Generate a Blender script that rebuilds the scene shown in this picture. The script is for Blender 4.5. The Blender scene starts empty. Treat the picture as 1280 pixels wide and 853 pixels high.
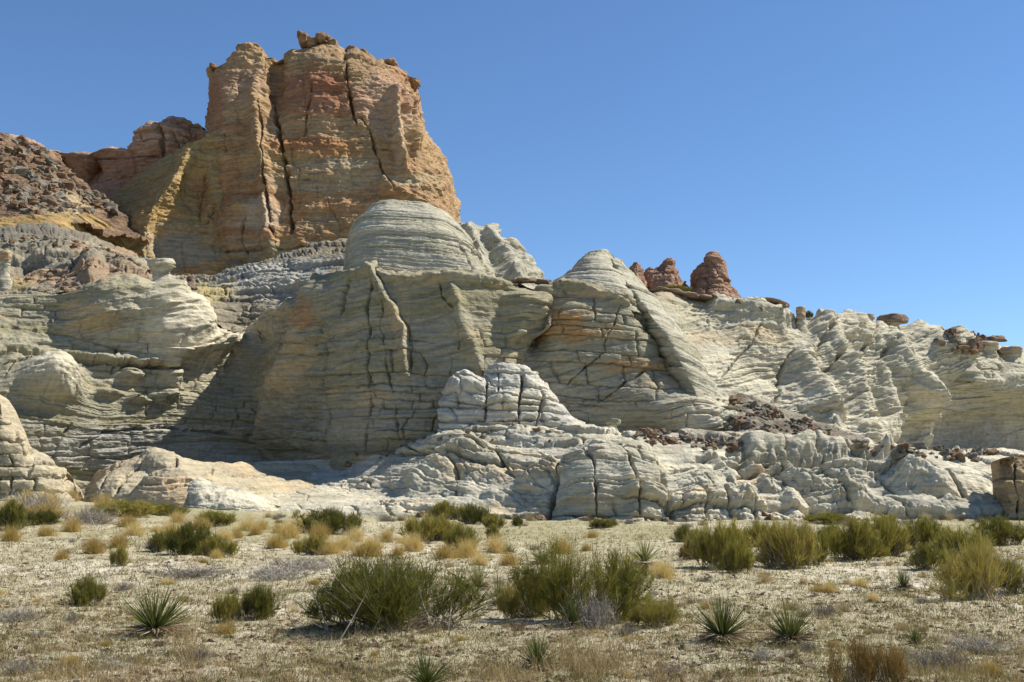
import bpy, math, random
import numpy as np
from mathutils import Vector, Matrix, Euler

random.seed(7)
RNG = np.random.default_rng(11)
scene = bpy.context.scene
COL = scene.collection

# ------------------------------------------------------------------ camera, sky, sun, exposure
F = 1351.0                      # focal length in photo pixels (1280 wide)
HORIZON = 612.0
CAM_H = 1.6
PITCH = math.atan((HORIZON - 426.5) / F)
cam_data = bpy.data.cameras.new('camera')
cam_data.sensor_width = 36.0
cam_data.lens = 36.0 * F / 1280.0
cam_data.clip_start = 0.1
cam_data.clip_end = 8000.0
cam = bpy.data.objects.new('camera', cam_data)
cam.location = (0, 0, CAM_H)
cam.rotation_euler = (math.pi / 2 + PITCH, 0, 0)
COL.objects.link(cam)
scene.camera = cam

SUN_EL = math.radians(51)
SUN_BEHIND = math.radians(12)   # how far behind the cliff line the sun stands, from due right
sun_dir = Vector((math.cos(SUN_EL) * math.cos(SUN_BEHIND),
                  math.cos(SUN_EL) * math.sin(SUN_BEHIND), math.sin(SUN_EL)))
world = bpy.data.worlds.new('World')
scene.world = world
world.use_nodes = True
wn = world.node_tree
bg = wn.nodes['Background']
sky = wn.nodes.new('ShaderNodeTexSky')
sky.sky_type = 'NISHITA'
sky.sun_disc = False
sky.sun_elevation = SUN_EL
sky.sun_rotation = math.atan2(sun_dir.x, sun_dir.y)
sky.altitude = 1400
sky.air_density = 1.0
sky.dust_density = 0.0
sky.ozone_density = 5.0
bg.inputs['Strength'].default_value = 0.097
hsv = wn.nodes.new('ShaderNodeHueSaturation')
hsv.inputs['Saturation'].default_value = 1.07
wn.links.new(sky.outputs[0], hsv.inputs['Color'])
wn.links.new(hsv.outputs[0], bg.inputs[0])
sun_data = bpy.data.lights.new('sun', 'SUN')
sun_data.energy = 5.0
sun_data.angle = math.radians(0.5)
sun_data.color = (1.0, 0.945, 0.85)
sun = bpy.data.objects.new('sun', sun_data)
sun.rotation_euler = sun_dir.to_track_quat('Z', 'Y').to_euler()
sun.location = (60, 20, 90)
COL.objects.link(sun)
vs = scene.view_settings
vs.view_transform = 'Standard'
vs.look = 'None'
vs.exposure = 0.66
vs.gamma = 1.0

# ------------------------------------------------------------------ maths helpers
CP, SP = math.cos(PITCH), math.sin(PITCH)

def unproject(px, py, d):
    """photo pixel + distance along +Y -> world point(s)"""
    px = np.asarray(px, float); py = np.asarray(py, float); d = np.asarray(d, float)
    a = (px - 640.0) / F
    b = (426.5 - py) / F
    dy = CP - b * SP
    dz = SP + b * CP
    s = d / dy
    return np.stack([a * s, d + 0 * a, CAM_H + dz * s], -1)

def project(P):
    x = P[..., 0]; y = P[..., 1]; z = P[..., 2] - CAM_H
    fw = y * CP + z * SP
    up = -y * SP + z * CP
    return 640 + F * x / fw, 426.5 - F * up / fw

_perm = np.random.default_rng(3).permutation(256)
_perm = np.concatenate([_perm, _perm, _perm]).astype(np.int32)
_g = np.random.default_rng(4).normal(size=(256, 3))
_g = (_g / np.linalg.norm(_g, axis=1)[:, None]).astype(np.float32)

def noise(P):
    """gradient noise, about -0.7..0.7"""
    P = np.asarray(P, np.float32)
    sh = P.shape[:-1]
    P = P.reshape(-1, 3)
    fl = np.floor(P)
    i = fl.astype(np.int64)
    f = P - fl
    i &= 255
    u = f * f * f * (f * (f * 6 - 15) + 10)
    out = np.zeros(len(P), np.float32)
    for a in (0, 1):
        wa = u[:, 0] if a else 1 - u[:, 0]
        pa = _perm[(i[:, 0] + a) & 255]
        for b in (0, 1):
            wb = wa * (u[:, 1] if b else 1 - u[:, 1])
            pb = _perm[pa + ((i[:, 1] + b) & 255)]
            for c in (0, 1):
                w = wb * (u[:, 2] if c else 1 - u[:, 2])
                g = _g[_perm[pb + ((i[:, 2] + c) & 255)]]
                out += w * (g[:, 0] * (f[:, 0] - a) + g[:, 1] * (f[:, 1] - b) + g[:, 2] * (f[:, 2] - c))
    return out.reshape(sh)

def fbm(P, scale=(1, 1, 1), oct=4, gain=0.5, off=0.0):
    P = np.asarray(P) / np.asarray(scale, float) + off
    s = 0; a = 1.0
    for k in range(oct):
        s = s + a * noise(P * (2.03 ** k) + 17.3 * k)
        a *= gain
    return s

def ridged(P, scale=(1, 1, 1), oct=3, off=0.0):
    P = np.asarray(P) / np.asarray(scale, float) + off
    s = 0; a = 1.0
    for k in range(oct):
        s = s + a * (1 - np.abs(noise(P * (2.03 ** k) + 9.1 * k)) * 2.2)
        a *= 0.5
    return s / 1.75

_h = np.random.default_rng(5).random((256, 3)).astype(np.float32)

def cells(P, scale=(1, 1, 1), off=0.0):
    """cellular noise: F1, F2, id of nearest cell"""
    P = (np.asarray(P) / np.asarray(scale, float) + off).astype(np.float32)
    sh = P.shape[:-1]
    P = P.reshape(-1, 3)
    i = np.floor(P).astype(np.int64)
    f1 = np.full(len(P), 9.0, np.float32); f2 = f1.copy(); cid = np.zeros(len(P), np.int32)
    for a in (-1, 0, 1):
        for b in (-1, 0, 1):
            for c in (-1, 0, 1):
                k = _perm[_perm[_perm[(i[:, 0] + a) & 255] + ((i[:, 1] + b) & 255)] + ((i[:, 2] + c) & 255)]
                q = i + np.array([a, b, c]) + _h[k]
                dd = np.sqrt(((q - P) ** 2).sum(-1)).astype(np.float32)
                near = dd < f1
                f2 = np.where(near, f1, np.minimum(f2, dd))
                cid = np.where(near, k, cid)
                f1 = np.where(near, dd, f1)
    return f1.reshape(sh), f2.reshape(sh), cid.reshape(sh)

def ss(a, b, x):
    t = np.clip((x - a) / (b - a), 0, 1)
    return t * t * (3 - 2 * t)

def lerp(a, b, t):
    return a + (b - a) * t

class Beds:
    """1-D bedding profile: layers of random thickness and hardness, each protruding at its top"""
    def __init__(self, mean, seed, sharp=0.75, lo=-30, hi=140):
        r = np.random.default_rng(seed)
        z = lo; xs = []; ys = []
        while z < hi:
            t = mean * (0.35 + r.gamma(2.0, 0.35))
            h = r.random() ** 1.3
            xs += [z + 0.01 * t, z + 0.10 * t, z + 0.35 * t, z + 0.85 * t, z + 0.98 * t]
            nt = 0.45 * r.random() ** 2
            ys += [h * (1 - sharp) - nt, h * (1 - sharp) + 0.1 * h, h * 0.72, h, h * 0.95]
            z += t
        self.xs = np.array(xs); self.ys = np.array(ys)
    def __call__(self, s):
        return np.interp(s, self.xs, self.ys)

def pchip(x, Y, xi):
    """monotone cubic interpolation of Y (n, m...) at xi"""
    x = np.asarray(x, float); Y = np.asarray(Y, float)
    n = len(x)
    h = np.diff(x).reshape((-1,) + (1,) * (Y.ndim - 1))
    dl = np.diff(Y, axis=0) / h
    m = np.zeros_like(Y)
    if n > 2:
        w1 = 2 * h[1:] + h[:-1]; w2 = h[1:] + 2 * h[:-1]
        with np.errstate(divide='ignore', invalid='ignore'):
            hm = (w1 + w2) / (w1 / dl[:-1] + w2 / dl[1:])
        m[1:-1] = np.where(dl[:-1] * dl[1:] > 0, np.nan_to_num(hm), 0)
    m[0] = dl[0]; m[-1] = dl[-1]
    k = np.clip(np.searchsorted(x, xi, side='right') - 1, 0, n - 2)
    hh = (x[k + 1] - x[k])
    t = ((xi - x[k]) / hh).reshape((-1,) + (1,) * (Y.ndim - 1))
    hh = hh.reshape(t.shape)
    return ((2 * t**3 - 3 * t**2 + 1) * Y[k] + (t**3 - 2 * t**2 + t) * hh * m[k]
            + (-2 * t**3 + 3 * t**2) * Y[k + 1] + (t**3 - t**2) * hh * m[k + 1])

# ------------------------------------------------------------------ object helpers
def tag(o, label=None, cat=None, group=None, kind=None):
    if label: o['label'] = label
    if cat: o['category'] = cat
    if group: o['group'] = group
    if kind: o['kind'] = kind
    return o

def empty(name, loc, rz=0.0):
    o = bpy.data.objects.new(name, None)
    o.empty_display_size = 0.2
    o.location = loc; o.rotation_euler = (0, 0, rz)
    COL.objects.link(o)
    return o

def np_mesh(name, V, quads=None, tris=None, col=None, smooth=True):
    me = bpy.data.meshes.new(name)
    V = np.ascontiguousarray(V, np.float32).reshape(-1, 3)
    me.vertices.add(len(V)); me.vertices.foreach_set('co', V.ravel())
    nq = 0 if quads is None else len(quads); nt = 0 if tris is None else len(tris)
    loops = []; starts = []; tot = []
    if nq:
        loops.append(np.asarray(quads, np.int32).ravel()); starts.append(np.arange(nq) * 4); tot.append(np.full(nq, 4))
    if nt:
        loops.append(np.asarray(tris, np.int32).ravel()); starts.append(nq * 4 + np.arange(nt) * 3); tot.append(np.full(nt, 3))
    loops = np.concatenate(loops).astype(np.int32)
    me.loops.add(len(loops)); me.loops.foreach_set('vertex_index', loops)
    me.polygons.add(nq + nt)
    me.polygons.foreach_set('loop_start', np.concatenate(starts).astype(np.int32))
    me.polygons.foreach_set('loop_total', np.concatenate(tot).astype(np.int32))
    me.polygons.foreach_set('use_smooth', np.full(nq + nt, smooth))
    me.update(calc_edges=True)
    if col is not None:
        c = np.ones((len(V), 4), np.float32)
        c[:, :3] = np.asarray(col, np.float32).reshape(-1, 3)
        at = me.color_attributes.new('Col', 'FLOAT_COLOR', 'POINT')
        at.data.foreach_set('color', c.ravel())
    return me

def obj(name, me, mat=None, parent=None, loc=None):
    o = bpy.data.objects.new(name, me)
    if mat is not None and not me.materials:
        me.materials.append(mat)
    COL.objects.link(o)
    if parent: o.parent = parent
    if loc is not None: o.location = loc
    return o

def grid_quads(nv, nu):
    a = np.arange(nv * nu).reshape(nv, nu)
    return np.stack([a[:-1, :-1], a[:-1, 1:], a[1:, 1:], a[1:, :-1]], -1).reshape(-1, 4)

# ------------------------------------------------------------------ materials
def mat_rock(name, grain=0.35, bump=0.35, speck=0.25, lam=0.9):
    """stone: colour attribute (minerals, stains, beds) times fine grain, with fine bump"""
    m = bpy.data.materials.new(name); m.use_nodes = True
    nt = m.node_tree; b = nt.nodes['Principled BSDF']
    b.inputs['Roughness'].default_value = 0.95
    b.inputs['Specular IOR Level'].default_value = 0.12
    at = nt.nodes.new('ShaderNodeAttribute'); at.attribute_name = 'Col'
    geo = nt.nodes.new('ShaderNodeNewGeometry')
    def tex(scl, sc, det, ro):
        mp = nt.nodes.new('ShaderNodeMapping'); mp.inputs['Scale'].default_value = scl
        mp.inputs['Rotation'].default_value = (0.02, 0.05, 0.0)
        nt.links.new(geo.outputs['Position'], mp.inputs[0])
        n = nt.nodes.new('ShaderNodeTexNoise'); n.inputs['Scale'].default_value = sc
        n.inputs['Detail'].default_value = det; n.inputs['Roughness'].default_value = ro
        nt.links.new(mp.outputs[0], n.inputs['Vector'])
        return n.outputs[0]
    def math_(op, a_, b_):
        q = nt.nodes.new('ShaderNodeMath'); q.operation = op
        for i_, v_ in enumerate((a_, b_)):
            if isinstance(v_, (int, float)): q.inputs[i_].default_value = v_
            else: nt.links.new(v_, q.inputs[i_])
        return q.outputs[0]
    beds_n = tex((0.16, 0.16, 2.2), 1.0 / grain, 6, 0.62)      # thin laminae
    grain_n = tex((1, 1, 1.3), 1.0 / grain, 9, 0.72)             # grain and pits
    rough_n = tex((1, 1, 1.6), 0.30 / grain, 8, 0.62)            # broken surface
    mixn = math_('ADD', math_('MULTIPLY', beds_n, 0.5), math_('MULTIPLY', grain_n, 0.5))
    mr = nt.nodes.new('ShaderNodeMapRange')
    mr.inputs[1].default_value = 0.36; mr.inputs[2].default_value = 0.62
    mr.inputs[3].default_value = 1 - speck * 1.3; mr.inputs[4].default_value = 1 + speck * 0.8
    nt.links.new(mixn, mr.inputs[0])
    mul = nt.nodes.new('ShaderNodeVectorMath'); mul.operation = 'SCALE'
    nt.links.new(at.outputs['Color'], mul.inputs[0]); nt.links.new(mr.outputs[0], mul.inputs['Scale'])
    nt.links.new(mul.outputs[0], b.inputs['Base Color'])
    hgt = math_('ADD', math_('ADD', math_('MULTIPLY', beds_n, lam), math_('MULTIPLY', grain_n, 0.6)), math_('MULTIPLY', rough_n, 2.2))
    bp = nt.nodes.new('ShaderNodeBump'); bp.inputs['Strength'].default_value = 1.0
    bp.inputs['Distance'].default_value = bump
    nt.links.new(hgt, bp.inputs['Height'])
    nt.links.new(bp.outputs[0], b.inputs['Normal'])
    return m

def mat_plant(name, c1, c2, c3=None, rough=0.6, trans=0.25):
    """leaf / stem: colour varies between plants and along noise, lets some light through"""
    m = bpy.data.materials.new(name); m.use_nodes = True
    nt = m.node_tree; b = nt.nodes['Principled BSDF']
    b.inputs['Roughness'].default_value = rough
    b.inputs['Specular IOR Level'].default_value = 0.25
    tc = nt.nodes.new('ShaderNodeTexCoord')
    n1 = nt.nodes.new('ShaderNodeTexNoise'); n1.inputs['Scale'].default_value = 9; n1.inputs['Detail'].default_value = 4
    nt.links.new(tc.outputs['Object'], n1.inputs['Vector'])
    oi = nt.nodes.new('ShaderNodeObjectInfo')
    ad = nt.nodes.new('ShaderNodeMath'); ad.operation = 'MULTIPLY_ADD'
    ad.inputs[1].default_value = 0.5; ad.inputs[2].default_value = -0.25
    nt.links.new(oi.outputs['Random'], ad.inputs[0])
    ad2 = nt.nodes.new('ShaderNodeMath'); ad2.operation = 'ADD'
    nt.links.new(ad.outputs[0], ad2.inputs[0]); nt.links.new(n1.outputs[0], ad2.inputs[1])
    cr = nt.nodes.new('ShaderNodeValToRGB')
    cr.color_ramp.elements[0].position = 0.3; cr.color_ramp.elements[0].color = (*c1, 1)
    cr.color_ramp.elements[1].position = 0.62; cr.color_ramp.elements[1].color = (*c2, 1)
    if c3:
        e = cr.color_ramp.elements.new(0.78); e.color = (*c3, 1)
    nt.links.new(ad2.outputs[0], cr.inputs[0])
    nt.links.new(cr.outputs[0], b.inputs['Base Color'])
    tr = nt.nodes.new('ShaderNodeBsdfTranslucent')
    nt.links.new(cr.outputs[0], tr.inputs[0])
    mx = nt.nodes.new('ShaderNodeMixShader'); mx.inputs[0].default_value = trans
    nt.links.new(b.outputs[0], mx.inputs[1]); nt.links.new(tr.outputs[0], mx.inputs[2])
    nt.links.new(mx.outputs[0], nt.nodes['Material Output'].inputs[0])
    return m

M_PALE = mat_rock('pale_sandstone', 0.38, 0.14, 0.28, 0.5)
M_BUTTE = mat_rock('ochre_sandstone', 1.0, 0.5, 0.32, 0.35)
M_BOULDER = mat_rock('brown_boulder', 0.25, 0.10, 0.3)
M_STEM = mat_plant('shrub_stem', (0.115, 0.115, 0.022), (0.26, 0.23, 0.04), (0.38, 0.30, 0.08), 0.6, 0.38)
M_RUST = mat_plant('rusty_stem', (0.10, 0.065, 0.015), (0.22, 0.13, 0.03), (0.30, 0.2, 0.06))
M_WOOD = mat_plant('dry_wood', (0.07, 0.05, 0.035), (0.20, 0.165, 0.13), (0.3, 0.26, 0.21), 0.9, 0.0)
M_YUCCA = mat_plant('yucca_leaf', (0.09, 0.105, 0.025), (0.22, 0.225, 0.07), (0.36, 0.33, 0.14), 0.4, 0.15)
M_DEAD = mat_plant('dead_leaf', (0.10, 0.07, 0.04), (0.28, 0.20, 0.12), (0.4, 0.31, 0.2), 0.9, 0.1)
M_GOLD = mat_plant('golden_grass', (0.36, 0.25, 0.07), (0.58, 0.44, 0.16), (0.66, 0.54, 0.26), 0.8, 0.4)
M_STRAW = mat_plant('straw_grass', (0.30, 0.22, 0.10), (0.50, 0.39, 0.19), (0.6, 0.5, 0.3), 0.8, 0.3)
M_GREYTWIG = mat_plant('grey_twig', (0.13, 0.11, 0.09), (0.27, 0.24, 0.2), (0.38, 0.34, 0.28), 0.9, 0.0)

# ------------------------------------------------------------------ relief rock: a loft of contour rows
def loft(rows, t0, t1, du, dens=1.3, back=((6, 0.5), (20, 3), (22, 25)), nback=(14, 10, 6)):
    """rows: list of [(px,py,d) or (t,px,py,d)] from the foot to the rim; continues behind the rim"""
    tu = np.linspace(t0, t1, int((t1 - t0) / du) + 1)
    W = []
    for r in rows:
        r = np.array([(p[0],) + tuple(p) if len(p) == 3 else p for p in r], float)
        q = pchip(r[:, 0], r[:, 1:], np.clip(tu, r[0, 0], r[-1, 0]))
        W.append(unproject(q[:, 0], q[:, 1], q[:, 2]))
    nfront = len(W)
    spans = []
    for k in range(nfront - 1):
        a = np.stack(project(W[k]), -1); b = np.stack(project(W[k + 1]), -1)
        L = np.percentile(np.linalg.norm(a - b, axis=-1), 80)
        spans.append(max(4, int(L * dens)))
    rim = W[-1]
    ctr = rim.mean(0)
    for (dy, drop), nb in zip(back, nback):
        p = rim.copy()
        p[:, 1] += dy
        p[:, 2] -= drop
        W.append(p); spans.append(nb)
    W = np.array(W)
    K = len(W)
    seg = np.linalg.norm(np.diff(W, axis=0), axis=-1).mean(1) + 1e-3
    vpar = np.concatenate([[0], np.cumsum(seg)])
    vs_ = []
    for k in range(K - 1):
        vs_.append(np.linspace(vpar[k], vpar[k + 1], spans[k], endpoint=False))
    vs_ = np.concatenate(vs_ + [[vpar[-1]]])
    P = pchip(vpar, W, vs_)
    front = 1 - ss(vpar[nfront - 1] + seg[nfront - 1] * 0.3, vpar[nfront - 1] + seg[nfront - 1] * 1.2, vs_)
    return P, np.broadcast_to(front[:, None], P.shape[:2])

def widen(rows, lo=-300, hi=1580):
    """carry the contour rows on beyond the picture at both ends"""
    out = []
    for r in rows:
        a, b = r[0], r[-1]
        out.append([(lo, a[1], a[2] - 3)] + list(r) + [(hi, b[1] + (4 if b[1] < 560 else 0), b[2] + 4)])
    return out

def normals(P):
    du = np.gradient(P, axis=1); dv = np.gradient(P, axis=0)
    n = np.cross(du, dv)
    n /= np.linalg.norm(n, axis=-1, keepdims=True) + 1e-9
    mid = n[: max(3, n.shape[0] // 2)]
    pm = P[: mid.shape[0]]
    view = pm - np.array([0, 0, CAM_H])
    if (mid * view).sum() > 0:
        n = -n
    return n

def seg_dist(X, Y, pts):
    """distance to polyline and parameter along it 0..1"""
    best = np.full(X.shape, 1e9); par = np.zeros(X.shape)
    n = len(pts) - 1
    for k in range(n):
        x0, y0 = pts[k]; x1, y1 = pts[k + 1]
        dx, dy = x1 - x0, y1 - y0
        L2 = dx * dx + dy * dy + 1e-9
        t = np.clip(((X - x0) * dx + (Y - y0) * dy) / L2, 0, 1)
        d = np.hypot(X - x0 - t * dx, Y - y0 - t * dy)
        better = d < best
        best = np.where(better, d, best)
        par = np.where(better, (k + t) / n, par)
    return best, par

def features(P, bumps=(), ridges=(), cracks=(), wob=3.0):
    """carved features placed on the undisplaced face (bumps: ellipses, ridges: rounded fins, cracks: joints)"""
    X, Y = project(P)
    sc = P[..., 1:2] * 0 + 1
    wx = fbm(P, (P[..., 1].mean() / 90 * 1.0,) * 3, 3, off=31.7); wy = fbm(P, (P[..., 1].mean() / 90 * 1.0,) * 3, 3, off=77.1)
    Xb = X + wob * 1.5 * wx; Yb = Y + wob * 1.5 * wy
    d = np.zeros(X.shape)
    for (cx, cy, rx, ry, amp) in bumps:
        m = (np.abs(X - cx) < rx * 2.6) & (np.abs(Y - cy) < ry * 2.6)
        if m.any():
            q = ((Xb[m] - cx) / rx) ** 2 + ((Yb[m] - cy) / ry) ** 2
            d[m] += amp * np.exp(-q ** 1.5)
    for (pts, w, amp) in ridges:
        p = np.array(pts, float); w_ = w * 3
        m = (X > p[:, 0].min() - w_) & (X < p[:, 0].max() + w_) & (Y > p[:, 1].min() - w_) & (Y < p[:, 1].max() + w_)
        if m.any():
            ds, t = seg_dist(Xb[m], Yb[m], pts)
            d[m] += amp * np.exp(-(ds / w) ** 2) * ss(-0.02, 0.12, t) * (1 - ss(0.9, 1.02, t) * 0.6)
    for (pts, w, amp) in cracks:
        p = np.array(pts, float); w_ = w * 3 + 4
        m = (X > p[:, 0].min() - w_) & (X < p[:, 0].max() + w_) & (Y > p[:, 1].min() - w_) & (Y < p[:, 1].max() + w_)
        if m.any():
            zz = fbm(P[m], (P[..., 1].mean() / 90 * 0.35,) * 3, 2, off=13.3)
            Xc = X[m] + wob * 0.9 * wx[m] + 1.2 * zz; Yc = Y[m] + wob * 0.9 * wy[m] + 1.2 * zz
            ds, t = seg_dist(Xc, Yc, pts)
            vary = 0.25 + 1.1 * np.clip(0.5 + 1.3 * wy[m], 0, 1)
            w = max(w * 0.55, 0.9)
            d[m] -= 0.75 * amp * vary * np.exp(-np.abs(ds / (w * vary)) ** 1.6) * ss(-0.03, 0.08, t) * (1 - ss(0.92, 1.03, t))
    return d, X, Y

def stain_or_shade(X, Y, P, items, col, off=0.0):
    """mineral stains and painted shade: (cx, cy, rx, ry, colour, strength), ragged outline, elongated along the bedding"""
    s = P[..., 1].mean() / 75
    n = fbm(P, (2.2 * s, 2.2 * s, 0.9 * s), 4, off=off + 5.5)
    for (cx, cy, rx, ry, c, k) in items:
        q = np.hypot((X - cx) / rx, (Y - cy) / ry)
        m = (1 - ss(0.55, 1.15, q + 0.75 * n))[..., None] * k
        col = lerp(col, np.array(c), m)
    return col

def finish_rock(name, P, col, mat, label=None, cat=None, group=None, kind=None, parent=None):
    nv, nu = P.shape[:2]
    if parent is None:
        base = P[0].mean(0)
        X = P.reshape(-1, 3) - base
        me = np_mesh(name, X, grid_quads(nv, nu), col=col)
        o = obj(name, me, mat, loc=base)
    else:
        X = P.reshape(-1, 3) - np.array(parent.location)
        me = np_mesh(name, X, grid_quads(nv, nu), col=col)
        o = obj(name, me, mat, parent)
    tag(o, label, cat, group, kind)
    return o

SURF = {}     # sampled surfaces for setting things down on them

# palettes (albedo)
PALE = np.array([0.475, 0.445, 0.345]); CREAM = np.array([0.56, 0.505, 0.375]); GREYG = np.array([0.33, 0.305, 0.215])
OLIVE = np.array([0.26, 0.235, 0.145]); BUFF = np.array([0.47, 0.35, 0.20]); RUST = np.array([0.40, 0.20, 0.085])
BLUEG = np.array([0.40, 0.385, 0.34]); VARN = np.array([0.20, 0.18, 0.145]); OCHRE = np.array([0.44, 0.285, 0.11])
RED = np.array([0.31, 0.15, 0.085]); PINK = np.array([0.44, 0.29, 0.195])

def bricks(P, s, sc, amp, jt, seed):
    """jointed beds: layers split by upright joints into blocks that stand out unequally, edges rounded"""
    r = np.random.default_rng(int(seed * 10) + 5)
    th = sc[2] * (0.45 + r.gamma(2.2, 0.25, 400))
    zb = np.cumsum(th) - 60.0
    sj = s + 0.16 * sc[2] * fbm(P, (sc[0] * 0.35,) * 3, 4, 0.6, off=seed + 61)
    li = np.clip(np.searchsorted(zb, sj), 1, 399)
    lo = zb[li - 1]; t = zb[li] - zb[li - 1]
    ev = np.minimum(sj - lo, (zb[li] - sj))
    q = (P[..., 0] + 0.45 * P[..., 1]) / sc[0] + 0.35 * fbm(P, (sc[0] * 2.5,) * 3, 2, off=seed + 71) + 0.07 * fbm(P, (sc[0] * 0.3,) * 3, 3, off=seed + 73)
    off = r.random(400)[li // 2] * 0.6 + r.random(400)[li] * 0.4
    wid = 0.7 + 0.8 * r.random(400)[li]
    q = q / wid + off * 7
    b = np.floor(q)
    jit = 0.5 * (_h[(b.astype(int) * 7 + li * 13) & 255, 0] - 0.5)
    fr = q - b
    left = np.abs(fr - 0.0); rightd = np.abs(1 - fr)
    el = np.minimum(left, rightd) * sc[0] * wid
    hb = _h[(b.astype(int) * 31 + li * 57) & 255, 1]
    hl = _h[(li * 91) & 255, 2]
    e = np.minimum(el * 1.0, ev * 1.6)
    rd = 0.14 * sc[2]
    out = amp * (0.45 * (hb - 0.5) + 0.75 * (hl - 0.5))
    out = out + amp * 0.35 * (1 - np.exp(-e / rd)) - jt * np.exp(-(el / 0.06) ** 2) * (hb > 0.3) - jt * 0.6 * np.exp(-(ev / 0.04) ** 2)
    return out

def push_dir(N, hz):
    H = N.copy(); H[..., 2] *= (1 - hz); H[..., 2] = np.maximum(H[..., 2], 0.0) if hz > 0 else H[..., 2]
    H /= np.linalg.norm(H, axis=-1, keepdims=True) + 1e-6
    return H

def rock_detail(P, N, front, beds, rough=0.25, blocks=None, tilt=(0.05, 0.0), warp=0.5, seed=0.0, k=1.0, cross=0.0):
    """beds: [(Beds, amplitude, patchiness)]; blocks: (scale, amplitude, joint)"""
    s = P[..., 2] + tilt[0] * P[..., 0] + tilt[1] * P[..., 1] + warp * fbm(P, (9 * k, 9 * k, 5 * k), 3, off=seed)
    d = np.zeros(P.shape[:2])
    if cross > 0:
        rr_ = np.random.default_rng(int(seed * 10) + 91)
        zb = np.cumsum((2.0 + 4.0 * rr_.random(80)) * k) - 40.0
        sj = s + 0.8 * k * fbm(P, (12 * k, 12 * k, 6 * k), 2, off=seed + 21)
        li = np.searchsorted(zb, sj)
        tl = (rr_.random(90) - 0.62) * 2 * cross
        s = s + tl[li] * (P[..., 0] + 0.3 * P[..., 1]) + (rr_.random(90) * 7)[li]
    for j, (B, amp, patch) in enumerate(beds):
        m = 1.0
        if patch > 0:
            m = np.clip(1 - patch + patch * (0.55 + 2.6 * fbm(P, (5 * k, 5 * k, 2.2 * k), 3, off=seed + 3.7 * j)), 0, 1.7)
        small = 0.05 * k * fbm(P, (0.9 * k, 0.9 * k, 0.6 * k), 2, off=seed + 8)
        d += amp * m * (B(s + small) - 0.5)
    if rough:
        d += rough * 0.8 * fbm(P, (3.2 * k, 3.2 * k, 2.0 * k), 6, 0.5, off=seed + 1.3)
        cm = ss(-0.25, 0.35, fbm(P, (4 * k, 4 * k, 3 * k), 3, off=seed + 5.1))
        d += rough * 0.75 * cm * (ridged(P, (1.5 * k, 1.5 * k, 0.8 * k), 4, off=seed + 2.2) - 0.6) + rough * 0.22 * fbm(P, (0.5 * k, 0.5 * k, 0.28 * k), 3, 0.6, off=seed + 3.2)
    if blocks:
        sc, amp, jt = blocks
        Q = P + 0.25 * sc[0] * np.stack([fbm(P, (sc[0],) * 3, 2, off=seed + q) for q in (11.0, 12.0, 13.0)], -1)
        d += bricks(Q, s, sc, amp, jt, seed)
    return d, s

B_FINE = Beds(0.20, 21, 0.9)
B_LAM = Beds(0.42, 22, 0.85)
B_MED = Beds(1.0, 23, 0.8)
B_BIG = Beds(2.6, 24, 0.7)
B_HUGE = Beds(7.0, 25, 0.6)

# ------------------------------------------------------------------ ground
def ground_h(x, y):
    x = np.asarray(x, float); y = np.asarray(y, float)
    g = 1.0 * ss(18, 62, y) * ss(1, -27, x)
    P = np.stack([x, y, 0 * x], -1)
    near = 1 - ss(90, 140, np.hypot(x, y))
    g = g + near * (0.16 * fbm(P, (6, 6, 6), 2, off=2.2) + 0.07 * fbm(P, (1.3, 1.3, 1.3), 2, off=4.0))
    return g

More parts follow.
